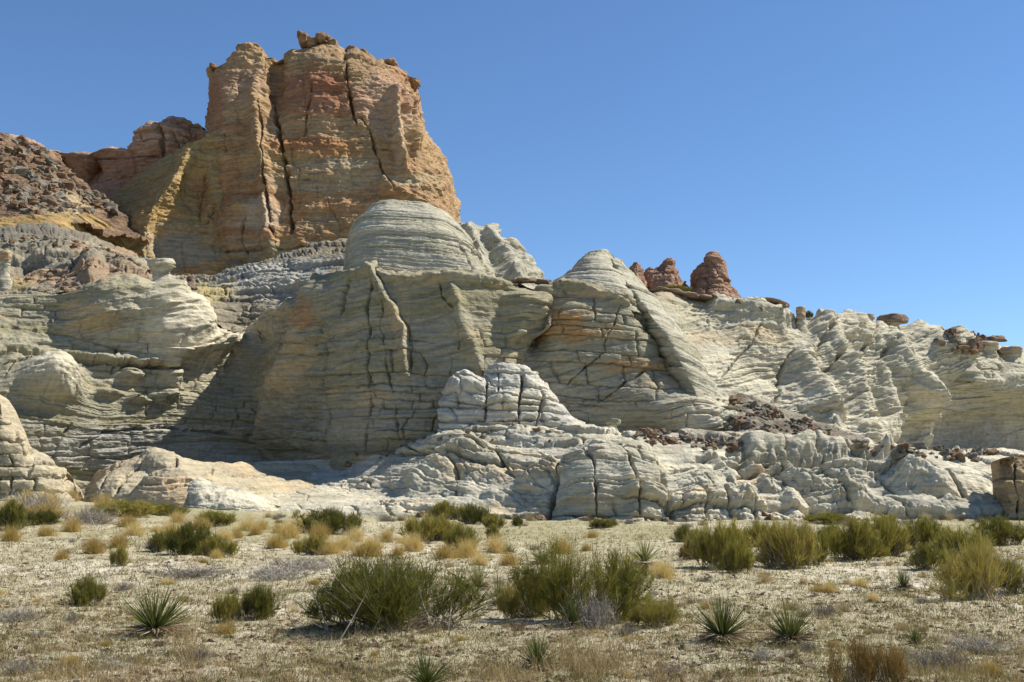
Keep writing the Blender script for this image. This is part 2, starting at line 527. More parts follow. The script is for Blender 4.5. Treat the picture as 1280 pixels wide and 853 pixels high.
def build_ground():
    def axis(edges):
        out = []
        for (a, b, s) in edges:
            out.append(np.arange(a, b, s))
        return np.concatenate(out + [[edges[-1][1]]])
    xs = axis([(-4000, -300, 370), (-300, -60, 12), (-60, -34, 0.8), (-34, -14, 0.16), (-14, 14, 0.06), (14, 34, 0.16), (34, 60, 0.8), (60, 300, 12), (300, 4000, 370)])
    ys = axis([(-4000, -100, 390), (-100, 4, 8), (4, 8, 0.3), (8, 15, 0.035), (15, 26, 0.06), (26, 70, 0.18), (70, 130, 3), (130, 400, 30), (400, 6000, 560)])
    X, Y = np.meshgrid(xs, ys)
    P = np.stack([X, Y, 0 * X], -1)
    Z = ground_h(X, Y)
    near = 1 - ss(50, 75, np.hypot(X, Y))
    f = fbm(P, (0.35, 0.35, 0.35), 4, 0.6, off=9)
    Z = Z + near * 0.035 * f
    lump = ss(0.12, 0.5, fbm(P, (0.22, 0.16, 1), 2, off=6.6))
    Z = Z + near * 0.018 * lump
    sand = np.array([0.47, 0.425, 0.30]); white = np.array([0.62, 0.575, 0.45]); soil = np.array([0.21, 0.175, 0.095]); green = np.array([0.27, 0.25, 0.135])
    t = fbm(P, (5, 4, 5), 5, 0.6, off=20)
    c = lerp(sand, white, ss(0.0, 0.45, t)[..., None])
    t2 = fbm(P, (1.1, 0.8, 1), 5, 0.65, off=25)
    c = lerp(c, soil, (ss(0.0, 0.5, t2) * 0.7)[..., None])
    c = lerp(c, soil * 0.8, (lump * 0.40)[..., None])
    g = ss(20, 40, Y) * ss(-0.35, 0.25, fbm(P, (7, 9, 1), 3, off=29) + 0.10)
    c = lerp(c, green, (g * 0.75)[..., None])
    P[..., 2] = Z
    m = bpy.data.materials.new('sandy_soil'); m.use_nodes = True
    nt = m.node_tree; b = nt.nodes['Principled BSDF']
    b.inputs['Roughness'].default_value = 1.0; b.inputs['Specular IOR Level'].default_value = 0.05
    at = nt.nodes.new('ShaderNodeAttribute'); at.attribute_name = 'Col'
    geo = nt.nodes.new('ShaderNodeNewGeometry')
    n1 = nt.nodes.new('ShaderNodeTexNoise'); n1.inputs['Scale'].default_value = 14; n1.inputs['Detail'].default_value = 9; n1.inputs['Roughness'].default_value = 0.75
    nt.links.new(geo.outputs['Position'], n1.inputs['Vector'])
    cr = nt.nodes.new('ShaderNodeValToRGB')
    cr.color_ramp.elements[0].position = 0.33; cr.color_ramp.elements[0].color = (0.38, 0.34, 0.29, 1)
    cr.color_ramp.elements[1].position = 0.52; cr.color_ramp.elements[1].color = (1.04, 1.03, 1.0, 1)
    nt.links.new(n1.outputs[0], cr.inputs[0])
    mx = nt.nodes.new('ShaderNodeMix'); mx.data_type = 'RGBA'; mx.blend_type = 'MULTIPLY'; mx.inputs[0].default_value = 1.0
    nt.links.new(at.outputs['Color'], mx.inputs[6]); nt.links.new(cr.outputs[0], mx.inputs[7])
    nt.links.new(mx.outputs[2], b.inputs['Base Color'])
    bp = nt.nodes.new('ShaderNodeBump'); bp.inputs['Distance'].default_value = 0.05; bp.inputs['Strength'].default_value = 0.9
    nt.links.new(n1.outputs[0], bp.inputs['Height']); nt.links.new(bp.outputs[0], b.inputs['Normal'])
    o = obj('ground', np_mesh('ground', P.reshape(-1, 3), grid_quads(*X.shape), col=c), m)
    tag(o, kind='structure')
build_ground()

def ground_at(px, py):
    """world point where the photo pixel meets the ground"""
    d = 15.0
    for _ in range(60):
        p = unproject(px, py, d)
        gz = float(ground_h(p[0], p[1]))
        a = (p[2] - CAM_H) / d                # slope of ray
        if a >= -1e-4: d = 60.0; p = unproject(px, py, d); gz = float(ground_h(p[0], p[1])); break
        nd = (gz - CAM_H) / a
        nd = min(max(nd, 5.0), 75.0)
        if abs(nd - d) < 1e-3: break
        d = 0.5 * d + 0.5 * nd
    p = unproject(px, py, d)
    return Vector((p[0], p[1], float(ground_h(p[0], p[1]))))

# ------------------------------------------------------------------ the main pale cliff (terrain)
def build_cliff():
    base = [(-80, 640, 68), (0, 640, 73), (60, 638, 76), (150, 632, 80), (250, 620, 84), (330, 605, 85), (370, 600, 79), (420, 600, 73), (500, 600, 71), (560, 596, 70.8),
            (640, 570, 72.4), (720, 565, 73.6), (800, 565, 73.4), (860, 570, 73), (950, 572, 80), (1040, 576, 84), (1100, 580, 89), (1150, 586, 95), (1220, 588, 100), (1280, 590, 102), (1360, 590, 104)]
    r0b = [(p[0], p[1] - 26, p[2] + 0.2) for p in base]
    r1 = [(-80, 540, 67.2), (0, 540, 72.0), (60, 540, 74.9), (150, 535, 79.4), (250, 530, 84.2), (330, 525, 86), (370, 520, 79.5), (420, 520, 73.4), (500, 520, 71.1), (560, 520, 71),
          (640, 515, 73.2), (720, 515, 74), (800, 515, 73.7), (860, 520, 74), (950, 525, 81.5), (1040, 530, 86), (1100, 530, 91), (1150, 525, 98), (1220, 520, 103), (1280, 520, 105), (1360, 520, 107)]
    r2 = [(-80, 500, 69), (0, 500, 72.8), (60, 500, 75.4), (150, 495, 79.8), (250, 485, 85), (300, 480, 88), (340, 475, 86), (370, 470, 80), (420, 465, 73.6), (500, 465, 71.4), (560, 465, 71.4),
          (640, 462, 73.6), (662, 462, 74.8), (690, 462, 74.4), (720, 462, 74.2), (800, 470, 74), (860, 490, 75), (950, 480, 83.5), (1040, 485, 88), (1100, 487, 93), (1150, 488, 98), (1220, 488, 103), (1280, 488, 105), (1360, 488, 107)]
    r3 = [(-80, 430, 71), (0, 430, 77), (60, 430, 79), (150, 425, 81), (200, 425, 82), (250, 450, 86), (290, 455, 89), (330, 440, 89), (360, 430, 84), (385, 415, 79), (420, 405, 74.2), (500, 405, 72), (560, 405, 72),
          (636, 405, 74.3), (652, 405, 77), (668, 405, 78), (690, 405, 75.4), (720, 405, 74.8), (790, 415, 74.8), (830, 425, 77), (870, 430, 83), (950, 428, 87), (1040, 440, 91), (1100, 445, 96), (1150, 455, 100), (1220, 458, 105), (1280, 460, 107), (1360, 460, 109)]
    rim = [(-80, 372, 79), (0, 368, 82), (60, 366, 82), (110, 360, 81.5), (150, 356, 82), (190, 362, 83), (215, 385, 85), (240, 410, 87), (262, 430, 88.5), (285, 442, 91), (300, 428, 93), (330, 408, 93), (360, 395, 90), (385, 372, 85), (405, 345, 79), (430, 338, 75.6),
           (480, 345, 73.6), (520, 348, 73), (560, 343, 73), (600, 347, 73.8), (636, 354, 74.8), (650, 358, 79), (668, 362, 82), (680, 358, 79), (695, 355, 76.5), (720, 358, 76), (760, 366, 76), (787, 375, 76.5), (803, 388, 79), (815, 372, 84), (825, 364, 88),
           (860, 372, 90), (900, 375, 91), (930, 376, 92), (975, 381, 93), (990, 392, 94), (1010, 397, 95), (1040, 401, 97), (1070, 403, 100), (1100, 404, 103), (1130, 405, 105), (1150, 413, 107), (1200, 425, 110), (1240, 431, 112), (1280, 438, 114), (1360, 446, 116)]
    P, fr = loft(widen([base, r0b, r1, r2, r3, rim]), -300, 1580, 0.95, 1.5, back=((5, -0.3), (26, -1), (40, 8)), nback=(26, 20, 5))
    bumps = [(60, 482, 36, 20, 3.0), (15, 470, 20, 26, 1.0), (150, 385, 48, 34, 1.6), (215, 415, 22, 30, 1.2), (213, 470, 9, 22, 1.2), (165, 470, 14, 8, 0.9), (135, 492, 18, 5, 0.8), (168, 500, 12, 5, 0.8), (205, 495, 16, 7, 1.0),
             (250, 440, 40, 10, 1.2), (360, 490, 30, 60, 0.8), 
             (1235, 548, 95, 26, -4.0), (1135, 500, 12, 26, 1.6), (1000, 520, 26, 30, 1.6), (1090, 545, 30, 16, 1.4),
             (664, 392, 8, 36, -1.6), (820, 500, 50, 26, 0.8), (860, 520, 50, 24, 1.2), (900, 535, 40, 18, 1.2), (700, 400, 60, 30, 0.5), (1160, 455, 40, 22, 1.2), (940, 410, 30, 22, 0.8), (1075, 420, 26, 16, 1.5), (1050, 412, 22, 14, 1.2)]
    ridges = [([(405, 345), (394, 395), (375, 465), (350, 540), (338, 575)], 9, 1.5), ([(453, 334), (472, 353), (491, 385), (503, 413), (506, 470)], 6, 0.8), ([(694, 358), (676, 392), (660, 425)], 6, 1.0),
              ([(560, 350), (572, 390), (590, 440), (600, 470)], 9, 0.6),
              ([(640, 362), (645, 390), (650, 415), (654, 432)], 7, 2.6), ([(636, 372), (637, 400), (637, 425)], 5, 1.2),
              ([(990, 436), (1000, 466), (1010, 492), (1024, 517), (1042, 545)], 15, 1.9),
              ([(1049, 448), (1062, 474), (1069, 510), (1072, 540)], 13, 1.7),
              ([(1075, 455), (1092, 483), (1103, 520), (1108, 545)], 11, 1.8),
              ([(1100, 415), (1112, 450), (1120, 470), (1135, 495), (1154, 520), (1180, 560)], 12, 2.1),
              ([(1132, 410), (1162, 437), (1195, 466), (1235, 486), (1290, 492)], 15, 1.7),
              ([(1165, 430), (1200, 450), (1250, 470), (1300, 475)], 10, 1.4),
              ([(1020, 400), (1030, 425), (1046, 447)], 12, 1.6),
              ([(880, 380), (935, 392), (990, 400)], 8, 1.1),
              ([(430, 341), (470, 347), (520, 351), (570, 346), (636, 356)], 4, 0.5), ([(692, 357), (740, 366), (790, 377)], 4, 0.55),
              ([(190, 362), (215, 392), (232, 420), (262, 446), (282, 450)], 15, 2.0),
              ([(290, 446), (320, 425), (350, 400), (375, 380)], 10, 1.2),
              ([(-40, 440), (60, 446), (130, 452), (210, 450)], 6, 0.8)]
    cracks = [([(467, 347), (458, 379), (461, 407), (459, 436), (462, 470), (465, 500), (458, 540), (455, 570)], 2.0, 1.0),
              ([(459, 334), (478, 353), (497, 385), (510, 413), (513, 439), (513, 470)], 2.0, 0.6),
              ([(484, 360), (474, 410), (481, 432), (484, 464), (492, 492), (500, 550)], 1.7, 0.5),
              ([(548, 347), (554, 372), (567, 388), (573, 413), (574, 440)], 1.7, 0.45),
              ([(402, 400), (408, 440), (404, 480), (412, 520), (400, 560)], 2.6, 0.9), ([(435, 345), (428, 372), (424, 395)], 3.2, 0.9),
              ([(352, 428), (358, 440), (362, 452), (360, 462)], 4.0, 1.6),
              ([(756, 426), (754, 442), (743, 451), (718, 470), (699, 492)], 1.7, 0.6), ([(776, 380), (768, 405), (756, 426)], 1.6, 0.4),
              ([(810, 461), (797, 472), (785, 477), (766, 492), (745, 505)], 1.7, 0.5),
              ([(788, 376), (803, 401), (822, 428), (841, 452), (860, 478)], 4.5, 2.0),
              ([(949, 410), (940, 429), (917, 455), (905, 470)], 2.2, 1.1), ([(996, 432), (978, 455), (975, 480), (968, 505)], 2.8, 1.6),
              ([(1048, 446), (1036, 459), (1021, 480)], 3.0, 1.6), ([(1040, 400), (1020, 440), (1012, 460)], 3.5, 1.2),
              ([(1077, 440), (1070, 455), (1082, 480)], 3.0, 1.2), ([(1104, 440), (1096, 455), (1085, 470)], 4.0, 1.6),
              ([(1090, 405), (1084, 425), (1072, 445)], 4.0, 1.4), ([(1120, 480), (1124, 500), (1126, 545)], 3.5, 1.6),
              ([(150, 430), (142, 448), (138, 470)], 2.0, 0.6), ([(186, 480), (182, 500), (184, 520)], 2.2, 0.9),
              ([(-20, 447), (60, 452), (150, 458), (240, 462)], 3.2, 1.6), ([(-20, 405), (80, 418), (160, 440)], 2.0, 0.5),
              ([(0, 480), (20, 462), (60, 455)], 2.0, 1.2), ([(100, 560), (130, 540), (200, 535), (320, 545)], 3.0, 0.9), ([(60, 590), (72, 560), (90, 530)], 2.2, 0.8),
              
              ([(664, 364), (662, 385), (660, 410), (655, 436)], 5, 1.6)]
    d, X, Y = features(P, bumps, ridges, cracks)
    N = normals(P)
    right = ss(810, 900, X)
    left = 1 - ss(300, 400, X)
    dd, s = rock_detail(P, N, fr, [(B_BIG, 0.34, 0.8), (B_MED, 0.15, 1.0), (B_LAM, 0.13, 1.0), (B_FINE, 0.10, 0.9)], 0.28, None, (0.05, 0.01), 0.9, 1.1, cross=0.22)
    lam = ss(-0.1, 0.3, fbm(P, (8, 8, 3), 3, off=44))
    blk, _ = rock_detail(P, N, fr, [], 0, ((2.4, 2.4, 0.8), 0.5, 0.35), seed=6.1)
    bm = ss(0.05, 0.4, fbm(P, (10, 10, 5), 3, off=51) + 0.18 * (1 - right)) * 0.7
    low = ss(485, 535, Y) * ss(800, 860, X) * (1 - ss(1000, 1080, X))
    bm = np.maximum(bm, low)
    dd = dd * (0.75 + 0.45 * right + 0.35 * left) + blk * bm * 0.8 + 0.16 * right * lam * (B_LAM(s * 1.1) - 0.5) + 0.17 * right * (B_FINE(s * 0.8) - 0.5)
    P2 = P + N * (d * fr)[..., None] + push_dir(N, 0.6) * (dd * (0.25 + 0.75 * fr))[..., None]
    # colour: beds, stains, and some painted sun and shade
    band = fbm(np.stack([P[..., 0] * 0.05, P[..., 1] * 0.05, s], -1), (1, 1, 1.1), 4, 0.6, off=3)
    band2 = fbm(np.stack([P[..., 0] * 0.1, P[..., 1] * 0.1, s], -1), (1, 1, 0.35), 3, 0.6, off=8)
    patch = fbm(P, (5, 5, 3), 4, off=61)
    c = lerp(OLIVE * 1.0, GREYG * 0.92, ss(-0.3, 0.3, band)[..., None])  # olive rock, darkened further to deepen the shade of these walls
    c = lerp(c, PALE * 0.75, (ss(0.05, 0.5, patch) * 0.5)[..., None])
    c = lerp(c, VARN, (ss(0.12, 0.5, band2 + 0.4 * patch) * 0.55)[..., None])
    c = lerp(c, BUFF, (ss(0.25, 0.6, fbm(P, (4, 4, 1.4), 4, off=71)) * 0.55)[..., None])
    cr = lerp(PALE * 0.98, CREAM, ss(-0.3, 0.3, band)[..., None])
    cr = lerp(cr, GREYG, (ss(0.05, 0.5, band2) * 0.6)[..., None])
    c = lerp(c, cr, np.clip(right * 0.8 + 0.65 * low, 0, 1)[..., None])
    sunlit = 1.3 * np.exp(-(((X - 235) / 70) ** 2 + ((Y - 420) / 50) ** 2)) + np.exp(-(((X - 62) / 36) ** 2 + ((Y - 480) / 24) ** 2))
    c = lerp(c, CREAM * 1.02, np.clip(sunlit, 0, 0.85)[..., None])  # cream painted brighter where sun strikes the nose flank and left boulder
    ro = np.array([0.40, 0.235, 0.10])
    c = stain_or_shade(X, Y, P, [(705, 412, 42, 22, ro, 0.85), (760, 415, 26, 12, BUFF, 0.6), (790, 458, 60, 9, ro, 0.55), (375, 440, 22, 60, BUFF, 0.7), (395, 395, 10, 24, RUST, 0.5), (345, 480, 26, 40, BUFF, 0.65),
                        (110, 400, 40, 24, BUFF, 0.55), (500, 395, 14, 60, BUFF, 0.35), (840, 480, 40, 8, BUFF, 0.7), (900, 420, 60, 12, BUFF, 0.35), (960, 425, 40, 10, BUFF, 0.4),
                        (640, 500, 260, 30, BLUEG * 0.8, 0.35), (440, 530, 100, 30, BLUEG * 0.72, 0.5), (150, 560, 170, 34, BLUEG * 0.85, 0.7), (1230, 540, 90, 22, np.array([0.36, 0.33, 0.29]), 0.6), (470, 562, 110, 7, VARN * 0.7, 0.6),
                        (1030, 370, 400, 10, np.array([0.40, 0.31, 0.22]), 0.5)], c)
    top = 1 - fr
    talus = top * ss(-0.1, 0.3, fbm(P, (3, 3, 3), 3, off=91))
    c = lerp(c, np.array([0.27, 0.2, 0.14]), (talus * 0.6)[..., None])
    SURF['cliff'] = (P2, X, Y, N, fr)
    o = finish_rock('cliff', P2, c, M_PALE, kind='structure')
build_cliff()

# ------------------------------------------------------------------ low pale apron in front of the cliff (terrain)
def build_apron():
    r0 = [(-80, 668, 58), (100, 662, 58), (250, 655, 58), (330, 652, 58), (420, 654, 57), (470, 656, 56.5), (560, 658, 56), (690, 661, 56), (760, 663, 55.5), (840, 663, 55.5), (950, 663, 55.5), (1100, 663, 56), (1280, 663, 56), (1360, 663, 56)]
    r1 = [(-80, 660, 62), (100, 656, 62), (190, 646, 61.5), (250, 634, 61), (330, 632, 60.5), (420, 635, 59.5), (470, 638, 58.5), (560, 634, 58), (640, 633, 57.6), (690, 626, 56.9), (760, 622, 56.6), (840, 626, 57), (900, 632, 57.8), (1000, 638, 58.4), (1100, 638, 59), (1280, 638, 59), (1360, 638, 59)]
    r2 = [(-80, 655, 68), (100, 652, 68), (190, 640, 69), (250, 607, 70.5), (330, 606, 70.5), (420, 607, 69), (470, 610, 65), (520, 598, 63), (600, 592, 61.6), (690, 590, 59.6), (740, 580, 58.6), (800, 576, 58.8), (850, 586, 60), (950, 597, 61.6), (1050, 603, 62), (1150, 605, 62.5), (1280, 607, 63), (1360, 607, 63)]
    r3 = [(-80, 655, 74), (100, 652, 74), (190, 636, 75), (250, 592, 76), (330, 590, 75), (420, 588, 73), (500, 576, 68), (560, 556, 65.5), (620, 550, 65), (700, 557, 63), (760, 553, 62), (840, 558, 63), (950, 566, 64), (1050, 575, 65.6), (1150, 579, 66.5), (1280, 585, 67), (1360, 585, 67)]
    r4 = [(-80, 655, 80), (100, 652, 80), (190, 632, 80), (250, 580, 79), (330, 577, 77), (420, 572, 74), (500, 561, 71.5), (560, 542, 67.5), (620, 528, 67), (700, 533, 66.5), (760, 541, 66), (840, 545, 67), (950, 549, 68), (1050, 557, 70), (1150, 561, 71.5), (1280, 568, 73), (1360, 570, 73)]
    P, fr = loft(widen([r0, r1, r2, r3, r4]), -300, 1580, 0.9, 2.1, back=((6, 0.1), (16, 0.6), (22, 3)), nback=(14, 16, 6))
    bumps = [(745, 605, 42, 40, 1.0), (800, 605, 26, 46, 0.9), (770, 575, 36, 20, 0.5), (640, 615, 40, 24, -0.7), (600, 575, 60, 20, 0.5), (1010, 566, 22, 8, 1.3), (1045, 572, 18, 8, 1.3), (1078, 575, 16, 7, 1.3), (1105, 578, 14, 6, 1.2),
             (975, 563, 20, 8, 0.7), (940, 560, 18, 8, 0.7), (1180, 610, 60, 16, 0.8), (880, 610, 30, 30, 0.6), (1060, 596, 50, 12, 0.9), (1130, 600, 30, 14, 0.8)]
    ridges = [([(505, 606), (560, 580), (600, 560)], 9, 0.8), ([(600, 618), (660, 598), (700, 580)], 8, 0.6), ([(880, 560), (910, 600), (930, 640)], 7, 0.5), ([(930, 570), (965, 610), (1000, 645)], 7, 0.5),
              ([(960, 580), (1010, 612), (1080, 640)], 8, 0.8), ([(1100, 575), (1130, 605), (1190, 625)], 9, 0.9)]
    cracks = [([(702, 572), (700, 590), (692, 615), (686, 650)], 6.0, 3.0), ([(736, 575), (743, 600), (746, 650)], 2.2, 1.0), ([(812, 566), (822, 590), (832, 620), (842, 650)], 4.5, 2.2),
              ([(770, 560), (782, 585), (795, 620), (800, 648)], 2.4, 0.8), ([(600, 585), (640, 580), (700, 582)], 2.4, 0.8), ([(560, 556), (600, 552), (660, 556), (720, 555)], 2.4, 0.7),
              ([(480, 625), (560, 640), (640, 640), (690, 645)], 2.8, 0.8), ([(870, 575), (950, 585), (1050, 590), (1120, 592)], 3.4, 1.2), ([(880, 566), (960, 574), (1040, 582), (1110, 587), (1200, 590)], 4.5, 2.2),
              ([(930, 612), (1000, 618), (1080, 623), (1180, 628)], 4.0, 1.6), ([(1020, 640), (1100, 645), (1200, 645)], 2.4, 0.7), ([(860, 600), (880, 630), (890, 655)], 2.8, 1.0), ([(905, 605), (935, 630), (950, 655)], 2.4, 0.8),
              ([(530, 590), (580, 575), (640, 570)], 2.4, 0.7), ([(560, 575), (590, 545), (612, 535)], 2.0, 0.6)]
    d, X, Y = features(P, bumps, ridges, cracks)
    N = normals(P)
    slick = 1 - ss(430, 520, X)
    H = push_dir(N, 0.6)
    dd, s = rock_detail(P, N, fr, [(B_MED, 0.55, 0.5), (B_LAM, 0.24, 0.7), (B_FINE, 0.10, 0.6)], 0.24, None, (0.04, -0.03), 0.22, 4.4)
    b1, _ = rock_detail(P, N, fr, [], 0, ((2.8, 2.8, 0.85), 1.05, 0.5), (0.04, -0.03), 0.22, seed=4.4)
    b2, _ = rock_detail(P, N, fr, [], 0, ((0.8, 0.8, 0.3), 0.32, 0.18), (0.04, -0.03), 0.25, seed=24.1)
    rub = ss(-0.05, 0.3, fbm(P, (5, 5, 3), 3, off=33))
    big = ss(-0.3, 0.1, fbm(P, (7, 7, 4), 3, off=35) + 0.35 * ss(850, 950, X))
    dd = dd * (1 - 0.6 * slick) + b1 * (1 - 0.8 * slick) * big + b2 * rub * 0.7 * (1 - 0.6 * slick)
    dd = dd * (0.3 + 0.7 * fr)
    P2 = P + N * (d * fr)[..., None] + H * dd[..., None]
    band = fbm(np.stack([P[..., 0] * 0.08, P[..., 1] * 0.08, s], -1), (1, 1, 0.8), 4, 0.6, off=13)
    patch = fbm(P, (4, 4, 2.5), 4, off=17)
    c = lerp(PALE * 0.92, CREAM * 0.98, ss(-0.25, 0.3, band)[..., None])
    c = lerp(c, GREYG, (ss(-0.1, 0.4, patch) * 0.65)[..., None])
    c = lerp(c, BUFF * 1.1, (ss(0.2, 0.6, fbm(P, (3, 3, 0.8), 4, off=19)) * 0.5)[..., None])
    c = stain_or_shade(X, Y, P, [(390, 588, 120, 14, BLUEG * 0.9, 0.6), (640, 590, 130, 8, BUFF, 0.5), (740, 632, 60, 5, BUFF, 0.6), (745, 640, 60, 30, GREYG, 0.5), (560, 642, 90, 8, OLIVE, 0.5), (1000, 550, 220, 9, np.array([0.3, 0.26, 0.2]), 0.6)], c)  # blue-grey patch paints shade on the slick left part; the others are stains
    SURF['apron'] = (P2, X, Y, N, fr)
    finish_rock('rock_apron', P2, c, M_PALE, kind='structure')
build_apron()

# ------------------------------------------------------------------ striped dome, its shoulder, cone, pyramid
def simple_rock(name, rows, t0, t1, label, cat, cols, beds, rough=0.15, blocks=None, bumps=(), ridges=(), cracks=(), stains=(), mat=M_PALE, du=0.8, dens=1.6,
                back=((5, 0.4), (12, 4), (13, 14)), nback=(12, 10, 5), tilt=(0.05, 0.0), warp=0.4, seed=0.0, k=1.0, group=None, kind=None, bandw=0.6, parent=None, hz=0.5, vstreak=0):
    P, fr = loft(rows, t0, t1, du, dens, back, nback)
    d, X, Y = features(P, bumps, ridges, cracks)
    N = normals(P)
    dd, s = rock_detail(P, N, fr, beds, rough, blocks, tilt, warp, seed, k)
    P2 = P + N * (d * fr)[..., None] + push_dir(N, hz) * (dd * (0.3 + 0.7 * fr))[..., None]
    band = fbm(np.stack([P[..., 0] * 0.08 / k, P[..., 1] * 0.08 / k, s], -1), (1, 1, bandw), 4, 0.6, off=seed + 13)
    patch = fbm(P, (4 * k, 4 * k, 2.5 * k), 4, off=seed + 17)
    c = lerp(cols[0], cols[1], ss(-0.25, 0.3, band)[..., None])
    c = lerp(c, cols[2], (ss(0.0, 0.45, patch) * 0.6)[..., None])
    if vstreak:
        st = fbm(P, (1.6 * k, 1.6 * k, 14 * k), 3, off=seed + 40)
        c = lerp(c, cols[2] * 0.75, (ss(0.05, 0.4, st) * vstreak)[..., None])
    c = stain_or_shade(X, Y, P, stains, c)
    SURF[name + str(seed)] = (P2, X, Y, N, fr)
    return finish_rock(name, P2, c, mat, label, cat, group, kind, parent)

DOMEC = (PALE * 0.85, GREYG * 1.0, np.array([0.38, 0.35, 0.265]))
simple_rock('rock_shoulder', [
    [(520, 352, 86), (560, 352, 84), (600, 356, 82), (640, 362, 81), (680, 364, 81), (692, 366, 83)],
    [(520, 310, 89), (560, 305, 88), (600, 315, 87), (635, 330, 86), (670, 352, 86), (692, 362, 88)],
    [(520, 280, 93), (560, 276, 93), (590, 281, 93), (606, 285, 93), (622, 292, 92), (637, 299, 91), (641, 312, 90), (655, 330, 89), (676, 349, 89), (692, 357, 90)]],
    522, 692, 'layered pale rock shoulder stepping down to the right behind the striped dome', 'rock formation', DOMEC,
    [(B_MED, 0.5, 0.4), (B_LAM, 0.32, 0.4), (B_FINE, 0.12, 0.4)], 0.3, None,
    ridges=[([(580, 282), (596, 320), (606, 352)], 9, 1.2), ([(604, 286), (630, 325), (650, 358)], 9, 1.2), ([(632, 300), (655, 335), (675, 355)], 7, 0.9)], seed=3.3, stains=[(635, 306, 10, 8, BUFF, 0.6)])
simple_rock('rock_dome', [
    [(404, 425, 345, 82), (420, 428, 342, 78), (440, 440, 345, 75.2), (480, 480, 352, 74.2), (540, 540, 353, 73.9), (600, 600, 354, 74.2), (640, 632, 358, 75), (660, 640, 360, 79), (680, 640, 360, 86)],
    [(404, 431, 325, 84), (420, 431, 322, 79), (440, 441, 322, 76.2), (480, 480, 323, 75.2), (540, 540, 325, 75.0), (590, 590, 332, 75.4), (620, 612, 342, 77), (640, 618, 344, 80), (680, 620, 345, 88)],
    [(404, 438, 290, 86), (420, 438, 288, 81), (440, 446, 287, 78.4), (480, 480, 285, 77.0), (540, 545, 288, 76.8), (580, 576, 298, 77.6), (610, 592, 310, 79.5), (640, 598, 316, 83), (680, 600, 318, 90)],
    [(404, 452, 270, 88), (420, 453, 269, 84), (440, 458, 265, 81.5), (480, 484, 263, 79.6), (540, 540, 268, 79.6), (575, 563, 277, 81), (610, 575, 284, 83), (640, 580, 288, 86), (680, 584, 292, 92)],
    [(404, 470, 256, 89), (420, 470, 255.5, 86), (440, 474, 254, 84), (480, 492, 250.5, 83), (540, 525, 253, 83), (575, 545, 260, 84), (610, 560, 268, 86), (640, 566, 275, 88), (680, 570, 281, 94)]],
    404, 680, 'big rounded grey dome with fine horizontal stripes on top of the central cliff', 'rock formation', DOMEC,
    [(B_LAM, 0.42, 0.35), (B_FINE, 0.16, 0.3)], 0.16, None, cracks=[([(570, 290), (585, 320), (600, 350)], 3, 0.6), ([(590, 310), (610, 335), (625, 355)], 3, 0.6)],
    stains=[(470, 320, 50, 20, GREYG * 0.9, 0.4), (540, 348, 90, 6, BUFF, 0.5)], tilt=(0.07, 0.03), warp=0.55, seed=7.7, du=0.7, dens=2.4, bandw=0.4)
cone = simple_rock('rock_cone', [
    [(670, 680, 366, 84), (690, 690, 364, 77.5), (710, 710, 366, 76), (740, 740, 372, 75.4), (775, 775, 380, 75.4), (800, 800, 392, 76), (822, 812, 394, 80), (840, 816, 390, 88)],
    [(670, 692, 353, 86), (690, 696, 352, 80), (710, 712, 350, 77.5), (740, 742, 350, 76.6), (775, 772, 355, 76.8), (800, 790, 364, 78), (822, 800, 368, 82), (840, 803, 370, 89)],
    [(670, 708, 343, 86), (690, 711, 341, 82), (710, 720, 336, 79.5), (740, 743, 332, 78.6), (775, 766, 336, 79), (800, 780, 345, 81), (822, 786, 351, 85), (840, 789, 354, 90)],
    [(670, 722, 327, 87), (690, 724, 325, 83.5), (710, 730, 321, 81), (740, 746, 318, 80.5), (775, 761, 322, 81), (800, 769, 328, 82.5), (822, 774, 335, 86), (840, 777, 338, 90)],
    [(670, 733, 318, 87), (690, 735, 316.5, 85), (710, 741, 312, 83.5), (740, 752, 309.5, 83), (775, 760, 311, 83.2), (800, 765, 316, 84.5), (822, 768, 323, 87), (840, 771, 328, 90)]],
    670, 840, 'smaller pointed grey cone with stripes and a fin, right of the big striped dome', 'rock formation', DOMEC,
    [(B_LAM, 0.34, 0.35), (B_FINE, 0.14, 0.3)], 0.14, None, tilt=(0.10, 0.0), warp=0.5, seed=9.9, du=0.7, dens=2.4, bandw=0.4, stains=[(720, 345, 40, 12, BLUEG * 0.8, 0.4)], back=((2, 0.3), (8, 4), (9, 12)))
def fin_row(y, xl, xr, d, bulge):
    xc = xl * 0.55 + xr * 0.45
    return [(0, xl + 2, y + 4, d + 5), (1, xl, y + 2, d), (2, lerp(xl, xc, 0.5), y, d - bulge * 0.8), (3, xc, y - 2, d - bulge), (4, lerp(xc, xr, 0.55), y - 2, d - bulge * 0.55), (5, xr, y, d + 1.5), (6, xr + 2, y + 3, d + 7)]
simple_rock('fin', [fin_row(540, 848, 905, 74, 1.6), fin_row(500, 850, 900, 75, 2.2), fin_row(470, 836, 887, 76, 2.6), fin_row(435, 820, 868, 77, 2.8), fin_row(402, 800, 842, 78, 2.6), fin_row(372, 780, 818, 79.5, 2.4), fin_row(344, 764, 793, 81.5, 2.0), fin_row(324, 752, 774, 83.3, 1.2)],
    0, 6, None, None, DOMEC, [(B_LAM, 0.34, 0.35), (B_FINE, 0.14, 0.3), (B_MED, 0.25, 0.6)], 0.14, None, tilt=(0.22, 0.0), warp=0.5, seed=9.4, du=0.06, dens=1.8, bandw=0.4, back=((2, 1), (4, 4)), nback=(4, 3), parent=cone)
PYR = (np.array([0.47, 0.44, 0.37]), np.array([0.42, 0.40, 0.34]), CREAM)
